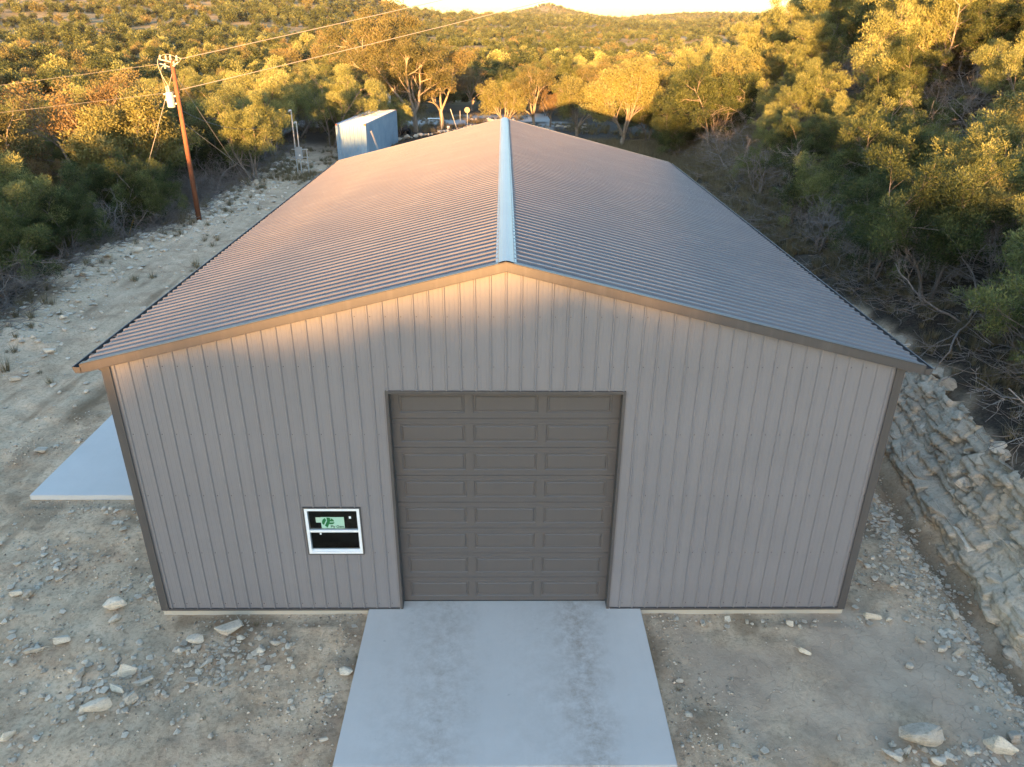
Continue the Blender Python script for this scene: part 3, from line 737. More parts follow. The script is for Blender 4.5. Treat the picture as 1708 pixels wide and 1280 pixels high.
def stone(seed, fl, blocky=0.0):
    r_ = random.Random(seed); bm = bmesh.new(); bmesh.ops.create_icosphere(bm, subdivisions=3, radius=.5)
    pl = [(Vector((r_.gauss(0, 1), r_.gauss(0, 1), r_.gauss(0, 1))).normalized(), r_.uniform(.27, .42)) for i in range(11)]
    if blocky: pl += [(Vector((0, 0, 1)), .3), (Vector((1, 0, .1)).normalized(), .36), (Vector((-1, 0, 0)), .36), (Vector((0, 1, 0)), .44), (Vector((0, -1, 0)), .44)]
    for v in bm.verts:
        if blocky: v.co *= 1.35
        for n_, d_ in pl:
            e = v.co.dot(n_)-d_
            if e > 0: v.co -= n_*e*.93
        q = v.co*3.2+Vector((seed*7.1, 0, 0)); v.co += v.co.normalized()*(mnoise(q)*.035+mnoise(q*3)*.022+abs(mnoise(Vector((q.x*.5, q.y*.5, q.z*4))))*-.03); v.co.z *= fl
    me = bpy.data.meshes.new('stone'); bm.to_mesh(me); bm.free(); me.materials.append(M_bank); return me
BM = [stone(100+i, random.uniform(.7, .95)) for i in range(8)]; BS = [rock_mesh(150+i, .55, 16, M_bank, True) for i in range(5)]; BM = BM[:2]+[rock_mesh(120+i, random.uniform(.5, .8), 18, M_bank) for i in range(7)]
def bank_pt(y, t):
    h = 1.4*(1-float(ss(9, 22, y)))+.25
    return Vector((float(bank_x(y))-.12+.35*float(ss(.25, .4, t))+.72*max(t-.32, 0)/.68, y, PAD-.35+(h+.45)*t))
y = -6.0
while y < 9:      # long ledge stones of the lowest course
    ln = random.uniform(.7, 1.6); o = link('ledge_stone', random.choice(BS), bank); q = bank_pt(y+ln/2, .30)
    o.location = (q.x+.30, q.y, q.z-.04); o.scale = (.7, ln*1.05, .5); a = math.atan2(float(bank_x(y+ln))-float(bank_x(y)), ln)
    o.rotation_euler = (R(random.uniform(-3, 3)), R(random.uniform(-6, 6)), -a); y += ln*.92
for i in range(240):
    y = random.uniform(-6, 9.5); t = random.uniform(.42, 1.02); q = bank_pt(y, t)
    s = .12+.40*random.random()**1.8; o = link('bank_stone', random.choice(BM+BS), bank)
    o.location = (q.x+s*.25+random.uniform(.02, .12), y, q.z+random.uniform(-.06, .02)); o.scale = (s, s*random.uniform(1.0, 2.2), s*random.uniform(.45, .8))
    o.rotation_euler = (R(random.uniform(-15, 15)), R(random.uniform(-35, 5)), random.uniform(-.8, .8))

# ------------------------------------------------------------------ trees
class TG:
    """grows a skeleton, collects bark tubes and leaf faces"""
    def __init__(s, seed): s.r = random.Random(seed); s.nr = np.random.default_rng(seed); s.tips = []; s.bv = []; s.bf = []; s.n = 0; s.lv = []; s.lt = []
    def tube(s, pts, r0, r1, k):
        up0 = None; m = len(pts)
        for i, q in enumerate(pts):
            d = (pts[min(i+1, m-1)]-pts[max(i-1, 0)]).normalized()
            a = d.orthogonal().normalized() if up0 is None else (up0-d*up0.dot(d)).normalized(); up0 = a; b = d.cross(a)
            rad = r0+(r1-r0)*i/(m-1)
            for j in range(k): t = 6.2832*j/k; s.bv.append(tuple(q+(a*math.cos(t)+b*math.sin(t))*rad))
        for i in range(m-1):
            for j in range(k): s.bf.append((s.n+i*k+j, s.n+i*k+(j+1) % k, s.n+(i+1)*k+(j+1) % k, s.n+(i+1)*k+j))
        s.n += m*k
    def grow(s, p, d, Ln, r, lvl, P):
        n = max(3, int(Ln/P['seg'])+1); pts = [p.copy()]; d = d.normalized(); dirs = [d]
        for i in range(n):
            j = Vector((s.r.gauss(0, 1), s.r.gauss(0, 1), s.r.gauss(0, 1)))*P['wig']
            d = (d+j+Vector((0, 0, P['up'][lvl]))).normalized(); pts.append(pts[-1]+d*Ln/n); dirs.append(d)
        last = lvl >= P['lv']
        r1 = r*(.35 if not last else .3)
        s.tube(pts, r, max(r1, .004), P['k'][lvl])
        if last: s.tips.append((pts[-1], d, lvl)); 
        else:
            c = P['ch'][lvl]
            for i in range(c):
                f = P['st'][lvl]+(1-P['st'][lvl])*(i+s.r.random()*.8)/c; q = f*n; i0 = min(int(q), n-1); pp = pts[i0].lerp(pts[i0+1], q-i0)
                ax = dirs[i0].orthogonal(); ax.rotate(Quaternion(dirs[i0], s.r.uniform(0, 6.2832)))
                dd = dirs[i0].copy(); dd.rotate(Quaternion(ax, R(s.r.uniform(*P['an'][lvl]))))
                ln = Ln*s.r.uniform(*P['ln'][lvl])*(1.15-.5*f)
                s.grow(pp, dd, ln, max(r*.55*(1-.4*f), .006), lvl+1, P)
            s.tips.append((pts[-1], d, lvl+1))
    def leaves(s, c, rad, n, size, aspect=.3, upb=.6, squash=.75, base=.5):
        nr = s.nr; u = nr.normal(size=(n, 3)); u /= np.linalg.norm(u, axis=1)[:, None]; rr2 = nr.random(n)**.45
        P_ = u*rr2[:, None]*rad*np.array([1, 1, squash])+np.array(c)
        d = u*.8+nr.normal(size=(n, 3))*.45+np.array([0, 0, upb]); d /= np.linalg.norm(d, axis=1)[:, None]
        e = np.cross(d, nr.normal(size=(n, 3))); e /= np.linalg.norm(e, axis=1)[:, None]
        L_ = size*nr.uniform(.6, 1.3, n)[:, None]
        v0 = P_-e*L_*aspect*.5; v1 = P_+e*L_*aspect*.5; v2 = P_+d*L_+e*L_*.08
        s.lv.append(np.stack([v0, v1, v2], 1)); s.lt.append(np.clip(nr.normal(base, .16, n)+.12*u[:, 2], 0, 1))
    def meshes(s, bark, leaf, nb='trunk', nl='crown'):
        bme = bpy.data.meshes.new(nb); bme.from_pydata(s.bv, [], s.bf); bme.materials.append(bark); bme.polygons.foreach_set('use_smooth', [True]*len(s.bf)); bme.update()
        lme = None
        if s.lv:
            Vv = np.concatenate(s.lv).reshape(-1, 3); t = np.concatenate(s.lt); lme = np_mesh(nl, Vv, np.arange(len(Vv)).reshape(-1, 3), leaf, False, {'tint': ('FACE', t)})
        return bme, lme
def juniper(seed, H=5.0, full=.8, dens=1.0, leaf=M_jun, size=.13, bareness=.25):
    g = TG(seed); r = g.r; ns = r.choice((2, 3, 3, 4))
    P = dict(seg=.45, wig=.11, up=[.05, .07, .04, .02], lv=2, k=[6, 4, 3, 3], ch=[11, 7, 0], st=[.22, .25, 0], an=[(35, 70), (25, 60), (20, 50)], ln=[(.36, .6), (.3, .55), (.3, .5)])
    for i in range(ns):
        a = 6.2832*i/ns+r.uniform(-.5, .5); t = R(r.uniform(8, 26)); d = Vector((math.cos(a)*math.sin(t), math.sin(a)*math.sin(t), math.cos(t)))
        g.grow(Vector((math.cos(a)*.1, math.sin(a)*.1, -.3)), d, H*r.uniform(.7, .95), .060*H/5*r.uniform(.8, 1.2), 0, P)
    zmax = max(t_[0].z for t_ in g.tips)
    for (q, d, lv) in g.tips:
        f = q.z/zmax
        if f < bareness*r.uniform(.4, 1.5) or r.random() > full: continue
        rad = r.uniform(.18, .44)*(H/5)**.5; n = int(215*dens*(rad/.33)**2); base = r.uniform(.3, .75)
        g.leaves(q+d*.05, rad, n, size, .30, .5, .85, base)
        if r.random() < .5: g.leaves(q-d*rad*1.2+Vector((r.gauss(0, .15), r.gauss(0, .15), r.gauss(0, .1))), rad*.7, n//2, size, .30, .75, .8, base-.1)
    return g
def oak(seed, H=7, leaf=M_oak, dens=1.0, spread=1.0, size=.10, vase=False, full=.93):
    g = TG(seed); r = g.r; nl = 6 if vase else 4
    P = dict(seg=.5, wig=.13 if not vase else .07, up=[.02, .05, .05, .02], lv=2, k=[6, 4, 3, 3], ch=[6, 6, 0] if not vase else [8, 7, 0], st=[.3, .2, 0], an=[(30, 65), (30, 65), (20, 50)] if not vase else [(18, 40), (20, 45), (20, 40)], ln=[(.42, .7), (.35, .6), (.3, .5)])
    th = H*(.22 if not vase else .14); g.tube([Vector((0, 0, -.3)), Vector((r.gauss(0, .05), 0, th*.5)), Vector((r.gauss(0, .1), r.gauss(0, .1), th))], .03*H, .022*H, 8)
    for i in range(nl):
        a = 6.2832*i/nl+r.uniform(-.4, .4); t = R(r.uniform(25, 55) if not vase else r.uniform(12, 42))*(.4 if i == 0 else 1); d = Vector((math.cos(a)*math.sin(t)*spread, math.sin(a)*math.sin(t)*spread, math.cos(t)))
        g.grow(Vector((0, 0, th*.9)), d, H*r.uniform(.5, .66), .016*H, 0, P)
    for (q, d, lv) in g.tips:
        if r.random() > full: continue
        rad = r.uniform(.35, .65)*(H/7)**.6; base = r.uniform(.25, .8); n = int(190*dens*(rad/.5)**2)
        g.leaves(q, rad, n, size, .55, .15, .7, base)
    return g
def bare(seed, H=3.2):
    g = TG(seed); r = g.r; ns = r.choice((3, 4, 5))
    P = dict(seg=.3, wig=.16, up=[.0, .01, .0, 0], lv=3, k=[5, 3, 3, 3], ch=[6, 5, 4, 0], st=[.2, .15, .15, 0], an=[(30, 75), (25, 65), (25, 60), (20, 50)], ln=[(.35, .65), (.35, .6), (.35, .6), (.3, .5)])
    for i in range(ns):
        a = 6.2832*i/ns+r.uniform(-.5, .5); t = R(r.uniform(15, 60)); d = Vector((math.cos(a)*math.sin(t), math.sin(a)*math.sin(t), math.cos(t)))
        g.grow(Vector((0, 0, -.2)), d, H*r.uniform(.6, 1), .035*H/3, 0, P)
    return g
JP = [juniper(i, h, f, d, lf, .092, b).meshes(M_bark, lf) for i, (h, f, d, lf, b) in enumerate([(5.2, .92, 1.0, M_jun, .3), (5.8, .95, 1.1, M_jun, .25), (4.6, .7, .9, M_jun, .45), (5.4, .92, 1.0, M_jun2, .3), (4.2, .7, .9, M_jun2, .45), (6.0, .88, 1.0, M_jun2, .33)])]
OP = [oak(20+i, h, lf, d, s).meshes(M_obark, lf) for i, (h, lf, d, s) in enumerate([(7, M_oak, 1.1, 1.1), (7.5, M_oak, 1.0, 1.0), (6.5, M_rust, .75, 1.0)])]
VP = [oak(40, 7.6, M_vase, .7, 1.3, .12, True).meshes(M_obark, M_vase), oak(41, 6.6, M_vase, .55, 1.2, .12, True, .8).meshes(M_obark, M_vase)]
BP = [bare(60+i, 3.4).meshes(M_bare, None) for i in range(4)]
# three source trees of each kind are copied with obj.copy()
SRC = {}
def tree(kind, proto, x, y, s, label, cat, group=None, rz=None, dz=0, sz=None):
    name = {'j': 'juniper_tree', 'o': 'oak_tree', 'v': 'elm_tree', 'b': 'dead_shrub'}[kind]
    key = (kind, proto)
    P_ = {'j': JP, 'o': OP, 'v': VP, 'b': BP}[kind][proto]
    if key not in SRC:
        e = empty(name, (0, 0, 0)); ch = [link('branches' if kind == 'b' else 'trunk', P_[0], e)]
        if P_[1]: ch.append(link('crown', P_[1], e))
        SRC[key] = (e, ch)
    else:
        e0, ch0 = SRC[key]; e = e0.copy(); COL.objects.link(e)
        for c in ch0:
            d = c.copy(); COL.objects.link(d); d.parent = e
    e.location = (x, y, Gz(x, y)+dz); e.rotation_euler = (0, 0, random.uniform(0, 6.28) if rz is None else rz); q = s*random.uniform(.92, 1.08)
    e.scale = (s, s, sz if sz else q)
    for kk in ('label', 'category', 'group'):
        if kk in e: del e[kk]
    tag(e, label, cat, group); return e
placed = []
def free(x, y, d): return all((x-a)**2+(y-b)**2 > (d*c)**2 for a, b, c in placed)
def T(kind, pr, x, y, s, label, cat='tree', group=None, r=1.0, **k):
    placed.append((x, y, r)); return tree(kind, pr, x, y, s, label, cat, group, **k)
# singled-out trees
T('v', 0, 11.0, 61.0, 1.10, 'broad golden tree with bright bare limbs behind the right end of the roof', r=1.6, rz=.3)
T('v', 1, 7.6, 70.5, .95, 'thin-trunked golden tree left of the broad golden one', r=1.2)
T('o', 0, 3.3, 76, .95, 'rounded yellow-green tree right behind the roof ridge', r=1.3)
T('o', 2, 5.4, 80, .72, 'small rust-brown tree between the two sunlit crowns behind the ridge', r=.8)
T('v', 1, 0.2, 75, .85, 'low sunlit tree with pale forked limbs at the ridge end', r=1.0, rz=2)
T('o', 1, -9.4, 73.5, 1.35, 'tall brown-green live oak behind the shipping container', r=1.6)
T('o', 0, -7.0, 78.5, 1.25, 'tall live oak with an orange-lit trunk beside the gravel road', r=1.5)
T('o', 1, -13.6, 80, 1.5, 'tallest live oak, its top against the sky above the container', r=1.5, sz=1.75)
T('v', 0, -22.0, 36.0, 1.15, 'sprawling tree with white forked limbs left of the utility pole', r=1.4, rz=1.0)
T('o', 2, -26.5, 37.5, 1.30, 'orange-brown crowned tree at the left, largest of the rusty ones', r=1.5)
T('o', 0, -30.0, 33.0, 1.15, 'brown-green crowned tree at the left edge behind the sunlit juniper', r=1.5)
T('o', 1, -24.5, 41.5, 1.15, 'olive crowned tree just left of the pole top', r=1.4)
T('j', 3, -21.6, 21.5, 1.02, 'sunlit juniper standing out of the dark trees at the left', r=1.1)
T('j', 4, -23.5, 17.5, 1.05, 'juniper with a lit top cut off by the left picture edge', r=1.0)
T('j', 5, -16.9, 41.5, 1.08, 'tall lit juniper right behind the guy wire of the pole', r=1.1)
T('j', 3, -19.0, 54.0, 1.22, 'bright yellow-green juniper above the electric meter', r=1.1)
T('j', 5, -15.6, 60.5, 1.15, 'tall pointed juniper left of the shipping container', r=1.1)
T('b', 0, -20.6, 27.2, 1.15, 'tangled bare grey shrub below the guy wire', 'shrub', r=.7)
T('b', 1, -19.6, 15.5, 1.25, 'bare grey shrub at the dark left wood edge', 'shrub', r=.7)
T('b', 2, 15.8, 15.0, 1.25, 'pale bare branching shrub on the slope right of the roof', 'shrub', r=.8)
T('j', 4, 16.9, 10.5, 1.05, 'juniper with bare lower limbs above the rock bank', r=1.0)
T('b', 3, 12.9, 9.0, 1.0, 'dead grey snag at the top of the bank by the gutter end', 'shrub', r=.7)
T('v', 1, 27.0, 24.5, .95, 'pale twiggy leafless-looking tree in the lit right wood', r=1.1)
T('j', 1, 5.8, 96, 1.2, 'dark shaded evergreen behind the trees at the ridge', r=1.2)
T('j', 0, 1.0, 99, 1.25, 'wide dark evergreen beyond the gravel road', r=1.2)
def fill(n, xf, yr, dmin, choose, seed, group, label, cap=999):
    rg = random.Random(seed); k = 0; tries = 0
    while k < n and tries < n*40:
        tries += 1; y = rg.uniform(*yr); x0, x1 = xf(y); x = rg.uniform(x0, x1)
        if not free(x, y, dmin): continue
        kind, pr, s = choose(rg, x, y)
        T(kind, pr, x, y, s, label(kind, x, y), 'shrub' if kind == 'b' else 'tree', group(kind), r=1.0); k += 1
    return k
GR = {'j': 'junipers', 'o': 'oaks', 'b': 'bare shrubs', 'v': 'pale twiggy trees'}
ADJ = ''
def lab_r(k, x, y):
    w_ = 'on the slope above the rock bank' if x < 19 and y < 18 else 'on the slope beside the roof edge' if x < 19 and y < 42 else 'high on the hillside near the right picture edge' if y < 22 else 'halfway up the wooded hillside right of the building' if y < 44 else 'on the far sunlit shoulder of the right hillside'
    return ADJ+{'j': 'juniper ', 'o': 'brownish oak ', 'b': 'bare grey shrub ', 'v': 'pale twiggy tree '}[k]+w_
def grp_r(k, x, y): return GR[k]+' '+lab_r(k, x, y).split(' ', 1)[1]
def fill2(n, xf, yr, dmin, choose, seed, lab):
    rg = random.Random(seed); k = 0; tries = 0
    while k < n and tries < n*30:
        tries += 1; y = rg.uniform(*yr); x0, x1 = xf(y); x = rg.uniform(x0, x1)
        if not free(x, y, dmin): continue
        kind, pr, s = choose(rg, x, y)
        global ADJ
        ADJ = ('tall ' if s > 1.06 else 'small ' if s < .8 else '')+(('yellow-green ' if pr >= 3 else 'dark green ') if kind == 'j' else '')
        lb = lab(kind, x, y)
        T(kind, pr, x, y, s, lb, 'shrub' if kind == 'b' else 'tree', 'every '+lb, r=1.0); k += 1
def ch_right(rg, x, y):
    if rg.random() < (.34 if y < 30 else .14): return 'b', rg.randrange(4), rg.uniform(.7, 1.25)
    if rg.random() < .08: return 'v', 1, rg.uniform(.6, .8)
    return 'j', rg.choice((0, 1, 2, 3, 3, 5, 5, 4)), (rg.uniform(.52, .82) if y < 32 else rg.uniform(.9, 1.25))
fill2(26, lambda y: (float(bank_x(y))+2.6, float(bank_x(y))+7), (1, 22), 1.7, lambda rg, x, y: ('b', rg.randrange(4), rg.uniform(.7, 1.2)) if rg.random() < .5 else ('j', rg.choice((2, 4, 0)), rg.uniform(.65, .98)), 33, lab_r)
fill2(44, lambda y: (float(bank_x(y))+3.0, float(bank_x(y))+8), (16, 46), 1.75, lambda rg, x, y: ('b', rg.randrange(4), rg.uniform(.6, 1.1)) if rg.random() < .38 else ('j', rg.choice((2, 4, 0, 3)), rg.uniform(.5, .85)), 3, lab_r)
fill2(120, lambda y: (float(bank_x(y))+4.2, 30+y*.14), (1, 32), 1.9, ch_right, 14, lab_r)
fill2(130, lambda y: (float(bank_x(y))+(4.0 if y < 40 else 3.0), 30+y*.14), (30, 66), 2.45, ch_right, 4, lab_r)
def lab_l(k, x, y):
    w_ = 'in the dark wood at the left picture edge' if y < 22 else 'in the wood between left picture edge and utility pole' if y < 36 else 'in the left wood behind the utility pole' if y < 50 else 'in the wood behind the electric meter' if y < 66 else 'far off in the wood beyond the shipping container'
    return ADJ+{'j': 'juniper ', 'o': 'brown-green oak ', 'b': 'bare grey shrub ', 'v': 'pale twiggy tree '}[k]+w_
def ch_left(rg, x, y):
    q = rg.random()
    if q < (.26 if y < 34 else .10): return 'b', rg.randrange(4), rg.uniform(.95, 1.5)
    if q < .34 and y > 24: return 'o', rg.randrange(3), rg.uniform(.7, .95)
    return 'j', (rg.choice((0, 1, 0, 1, 2, 5)) if y < 34 else rg.randrange(6)), rg.uniform(.95, 1.32)  # darker-leaved junipers chosen near the front to deepen the wood's shade
fill2(40, lambda y: (float(edge_l(y))-6.0, float(edge_l(y))-1.6), (5, 52), 1.8, lambda rg, x, y: ('b', rg.randrange(4), rg.uniform(.6, 1.15)) if rg.random() < .65 else ('j', rg.choice((2, 0)), rg.uniform(.55, .85)), 5, lab_l)
fill2(190, lambda y: (-27-y*.55, float(edge_l(y))-2.9 if y < 66 else -19), (6, 96), 2.7, ch_left, 6, lab_l)
def lab_b(k, x, y): return ADJ+{'j': 'juniper ', 'o': 'brownish oak ', 'b': 'bare grey shrub ', 'v': 'golden twiggy tree '}[k]+('at the back edge of the clearing behind the building' if y < 90 else 'beyond the gravel road behind the clearing')
fill2(12, lambda y: (13.0, 24), (44, 74), 3.2, lambda rg, x, y: ('v' if rg.random() < .4 else 'j', rg.randrange(2), rg.uniform(.75, 1.0)), 7, lab_b)
fill2(46, lambda y: (-30, 30), (97, 125), 4.0, lambda rg, x, y: ('o', rg.randrange(3), rg.uniform(.7, 1.0)) if rg.random() < .45 else ('j', rg.randrange(6), rg.uniform(.9, 1.3)), 8, lab_b)
fill2(10, lambda y: (-18, -10), (64, 72), 2.4, lambda rg, x, y: ('j', rg.randrange(6), rg.uniform(.6, .9)), 9, lab_l)

# ------------------------------------------------------------------ far forest (stuff): geometry nodes instances of light crowns
def scatter(name, pts, rz, scl, idx_, protos, label, cat):
    n = len(pts); me = bpy.data.meshes.new(name); me.vertices.add(n); me.vertices.foreach_set('co', np.asarray(pts, np.float32).ravel())
    for an, arr in (('rz', rz), ('scl', scl)):
        a = me.attributes.new(an, 'FLOAT', 'POINT'); a.data.foreach_set('value', np.asarray(arr, np.float32))
    a = me.attributes.new('pick', 'INT', 'POINT'); a.data.foreach_set('value', np.asarray(idx_, np.int32)); me.update()
    cc = bpy.data.collections.new(name+'_sources')
    for i, pm_ in enumerate(protos): cc.objects.link(bpy.data.objects.new('crown', pm_))
    g = bpy.data.node_groups.new(name, 'GeometryNodeTree'); g.interface.new_socket('Geometry', in_out='INPUT', socket_type='NodeSocketGeometry'); g.interface.new_socket('Geometry', in_out='OUTPUT', socket_type='NodeSocketGeometry')
    nn = g.nodes; gi = nn.new('NodeGroupInput'); go = nn.new('NodeGroupOutput'); ip = nn.new('GeometryNodeInstanceOnPoints'); ci = nn.new('GeometryNodeCollectionInfo')
    ci.inputs['Collection'].default_value = cc; ci.inputs['Separate Children'].default_value = True; ci.inputs['Reset Children'].default_value = True
    def na(nm, ty): q = nn.new('GeometryNodeInputNamedAttribute'); q.data_type = ty; q.inputs['Name'].default_value = nm; return q.outputs['Attribute']
    cb = nn.new('ShaderNodeCombineXYZ'); er = nn.new('FunctionNodeEulerToRotation')
    g.links.new(gi.outputs[0], ip.inputs['Points']); g.links.new(ci.outputs[0], ip.inputs['Instance']); ip.inputs['Pick Instance'].default_value = True
    g.links.new(na('pick', 'INT'), ip.inputs['Instance Index']); g.links.new(na('rz', 'FLOAT'), cb.inputs[2]); g.links.new(cb.outputs[0], er.inputs[0]); g.links.new(er.outputs[0], ip.inputs['Rotation'])
    g.links.new(na('scl', 'FLOAT'), ip.inputs['Scale']); g.links.new(ip.outputs[0], go.inputs[0])
    o = link(name, me); md = o.modifiers.new('instances', 'NODES'); md.node_group = g
    tag(o, label, cat, kind='stuff'); return o
def far_crown(seed, leaf, n, size, w_=1.0, h_=1.3):
    g = TG(seed); r = g.r
    for i in range(7):
        a = r.uniform(0, 6.28); q = r.random()**.5*.45*w_
        g.leaves(Vector((math.cos(a)*q, math.sin(a)*q, h_*r.uniform(.25, .85))), r.uniform(.3, .5), n//7, size, .8, .1, .95, r.uniform(.2, .85))
    return g.meshes(M_bark, leaf)[1]
FCn = [far_crown(200+i, lf, 2200, .085) for i, lf in enumerate((M_farj, M_jun, M_jun, M_jun2, M_oak, M_oak, M_farj))]
FCf = [far_crown(220+i, lf, 800, .12) for i, lf in enumerate((M_farj, M_jun, M_oak, M_farj, M_farj))]
def wedge(D0, D1, az0, az1, sp, seed):
    rg = np.random.default_rng(seed); A = (D1**2-D0**2)/2*R(az1-az0); n = int(A/sp**2)
    D = np.sqrt(rg.uniform(D0**2, D1**2, n)); az = np.radians(rg.uniform(az0, az1, n)); x = np.sin(az)*D; y = np.cos(az)*D-10.4
    return rg, x, y, D
def forest(name, D0, D1, sp, protos, s0, s1, seed, weights, clear=.0, extra=None):
    rg, x, y, D = wedge(D0, D1, -46, 44, sp, seed)
    keep = fbm(x/22, y/30, 3, 91) > -.62+clear*ss(120, 300, D)
    keep &= ~((y < 128) & (x > -32) & (x < 34) & (D < 140)) & ~((x < 0) & (x > -27-y*.55) & (y < 98)) & ~((x > 0) & (x < 31+y*.12) & (y < 66))
    x = x[keep]; y = y[keep]; n = len(x)
    z = gz(x, y)-.3; s = s0*.75+(s1*1.15-s0*.75)*rg.random(n)**1.7; s = s*(.95+.6*fbm(x/38, y/38, 2, 95)); pk = rg.choice(len(protos), n, p=weights)
    return scatter(name, np.stack([x, y, z], -1), rg.uniform(0, 6.28, n), s, pk, protos, extra[0], extra[1])
forest('near_valley_forest', 55, 330, 4.2, FCn, 2.5, 4.0, 1, [.2, .2, .15, .13, .13, .13, .06], .2, ('dense mixed junipers and oaks filling the valley beyond the clearing', 'forest'))
forest('hillside_forest', 330, 1150, 6.2, FCf, 2.3, 4.0, 2, [.3, .22, .14, .22, .12], .42, ('scattered round junipers covering the far sunlit hillside', 'forest'))
forest('distant_forest', 1150, 3900, 12.0, FCf, 4.5, 8, 3, [.3, .25, .12, .23, .10], .35, ('blurred tree cover on the most distant ridges and cone hill', 'forest'))
rg, x, y, D = wedge(170, 265, 158, 222, 2.2, 9); y = y+10.4; z = gz(x, y)-.3
scatter('ridge_forest', np.stack([x, y, z], -1), rg.uniform(0, 6.28, len(x)), rg.uniform(.95, 1.3, len(x)), rg.integers(0, 4, len(x)), FCn, 'low wood on the ridge behind the viewpoint', 'forest')

# rubble: stones too many and too small to pick apart
rg = np.random.default_rng(5); n = 60000
x = rg.uniform(-20, 9.2, n); y = np.where(rg.random(n) < .5, rg.uniform(-3.6, 4, n), rg.uniform(-3.6, 52, n))
edg = np.exp(-((x-edge_l(y)-.3)/1.5)**2)*1.0*(y > 2); lane = .10*((x < -6.5) & (x > edge_l(y)))
fr = ((y < 3.3) | (x > 6.4)) & (y < 9)
pp = np.where(fr, .34*ss(.02, .5, fbm(x*1.1, y*1.1, 3, 41))+1.2*np.exp(-((x+4.6)/.9)**2-((y+1.0)/.5)**2)+.8*np.exp(-((x+6.3)/1.0)**2-((y+1.6)/.6)**2)+2.*np.exp(-((x-6.6)/.9)**2-((y+3.1)/.35)**2)+.9*np.exp(-((x-8.1)/.5)**2), 0)+lane*(.4+ss(0, .4, fbm(x*.7, y*.7, 3, 43)))+edg*.75
pp = np.where(((np.abs(x) < 2.6) & (y > -3.4)) | ((np.abs(x) < 6.35) & (y > -.16) & (y < 19.6)) | ((x > -10.8) & (x < -6) & (y > 3.3) & (y < 14)), 0, pp)
k_ = (rg.random(n) < pp) | False
k_ &= ~((x > 2.9) & (x < 6.9) & (y < -.7) & (y > -2.8) & (rg.random(n) < .85))
x, y = x[k_], y[k_]; far_ = np.clip(y/30, 0, 1)
sz_ = (.035+.13*rg.random(len(x))**2.6)*(1+1.6*far_)
scatter('rubble', np.stack([x, y, gz(x, y)+sz_*.1], -1), rg.uniform(0, 6.28, len(x)), sz_, rg.integers(0, 15, len(x)), RM+SM, 'broken limestone rubble strewn over the dirt and the left edge', 'rubble')
# ------------------------------------------------------------------ grass and brush
def tuft(seed, n=60, h=.5, sp=.18):
    r_ = np.random.default_rng(seed); a = r_.uniform(0, 6.28, n); q = r_.random(n)*sp; b = np.stack([np.cos(a)*q, np.sin(a)*q, np.zeros(n)], -1)
    ln = h*r_.uniform(.5, 1.1, n); lean = r_.uniform(.1, .6, n); tip = b+np.stack([np.cos(a)*ln*lean, np.sin(a)*ln*lean, ln*.9], -1); wv = np.stack([-np.sin(a), np.cos(a), 0*a], -1)*.007
    Vv = np.stack([b-wv, b+wv, tip], 1).reshape(-1, 3); return np_mesh('tuft', Vv, np.arange(len(Vv)).reshape(-1, 3), M_grass, False, {'tint': ('FACE', r_.random(n))})
TU = [tuft(300+i, 60, random.uniform(.3, .6)) for i in range(5)]
def grass(name, n_try, xr, yr, fn, s0, s1, label, seed):
    rg = np.random.default_rng(seed); x = rg.uniform(*xr, n_try); y = rg.uniform(*yr, n_try); k = rg.random(n_try) < fn(x, y)
    k &= ~((np.abs(x) < 6.5) & (y > -.2) & (y < 19.6)); x = x[k]; y = y[k]; n = len(x)
    return scatter(name, np.stack([x, y, gz(x, y)-.02], -1), rg.uniform(0, 6.28, n), rg.uniform(s0, s1, n), rg.integers(0, 5, n), TU, label, 'grass')
grass('slope_grass', 42000, (9, 32), (-5, 70), lambda x, y: ss(1.2, 2.6, x-bank_x(y))*(.25+.5*ss(-.2, .3, fbm(x*.6, y*.6, 3, 71))), .35, 1.0, 'dry brown grass and weeds on the slope above the bank', 1)
grass('meadow_grass', 16000, (6.8, 22), (20, 64), lambda x, y: .75*ss(38, 50, y)+.25, .6, 1.6, 'tall pale dry grass at the back right corner of the building', 2)
grass('edge_grass', 9000, (-20, -12), (6, 58), lambda x, y: .07*ss(.5, 0, x-edge_l(y)-1)+.5*(ss(-.1, .25, fbm(x*.5, y*.5, 3, 72))*ss(40, 46, y))+.07*ss(.25, .4, fbm(x*.5, y*.5, 3, 73)), .4, 1.1, 'dry weed tufts along the left rubble edge', 3)
grass('clearing_grass', 16000, (-24, 26), (58, 98), lambda x, y: .5*ss(-.1, .2, fbm(x*.2, y*.2, 3, 74)), .5, 1.3, 'thin grass in the clearing behind the building', 4)
grass('pad_weeds', 260, (-9, 8), (-3.6, 3), lambda x, y: .10+0*x, .12, .3, 'few small weed tufts in the bare dirt', 5)
# twig litter lying in the dark woods
def twig(seed):
    r_ = random.Random(seed); g = TG(seed)
    for i in range(9):
        a = r_.uniform(0, 6.28); p0 = Vector((r_.uniform(-.6, .6), r_.uniform(-.6, .6), r_.uniform(.02, .15))); d = Vector((math.cos(a), math.sin(a), r_.uniform(-.05, .35)))
        pts = [p0]; 
        for k_ in range(3): d = (d+Vector((r_.gauss(0, .2), r_.gauss(0, .2), r_.gauss(0, .1)))).normalized(); pts.append(pts[-1]+d*r_.uniform(.15, .35))
        g.tube(pts, r_.uniform(.006, .014), .003, 3)
    return g.meshes(M_bare, None)[0]
TW = [twig(400+i) for i in range(4)]
rg = np.random.default_rng(12); n = 5200; x = np.concatenate([rg.uniform(-30, -16.5, n//2), rg.uniform(10.5, 30, n//2)]); y = rg.uniform(2, 60, len(x))
k = np.where(x < 0, edge_l(y)-x > .3, x-bank_x(y) > 1.6); x, y = x[k], y[k]
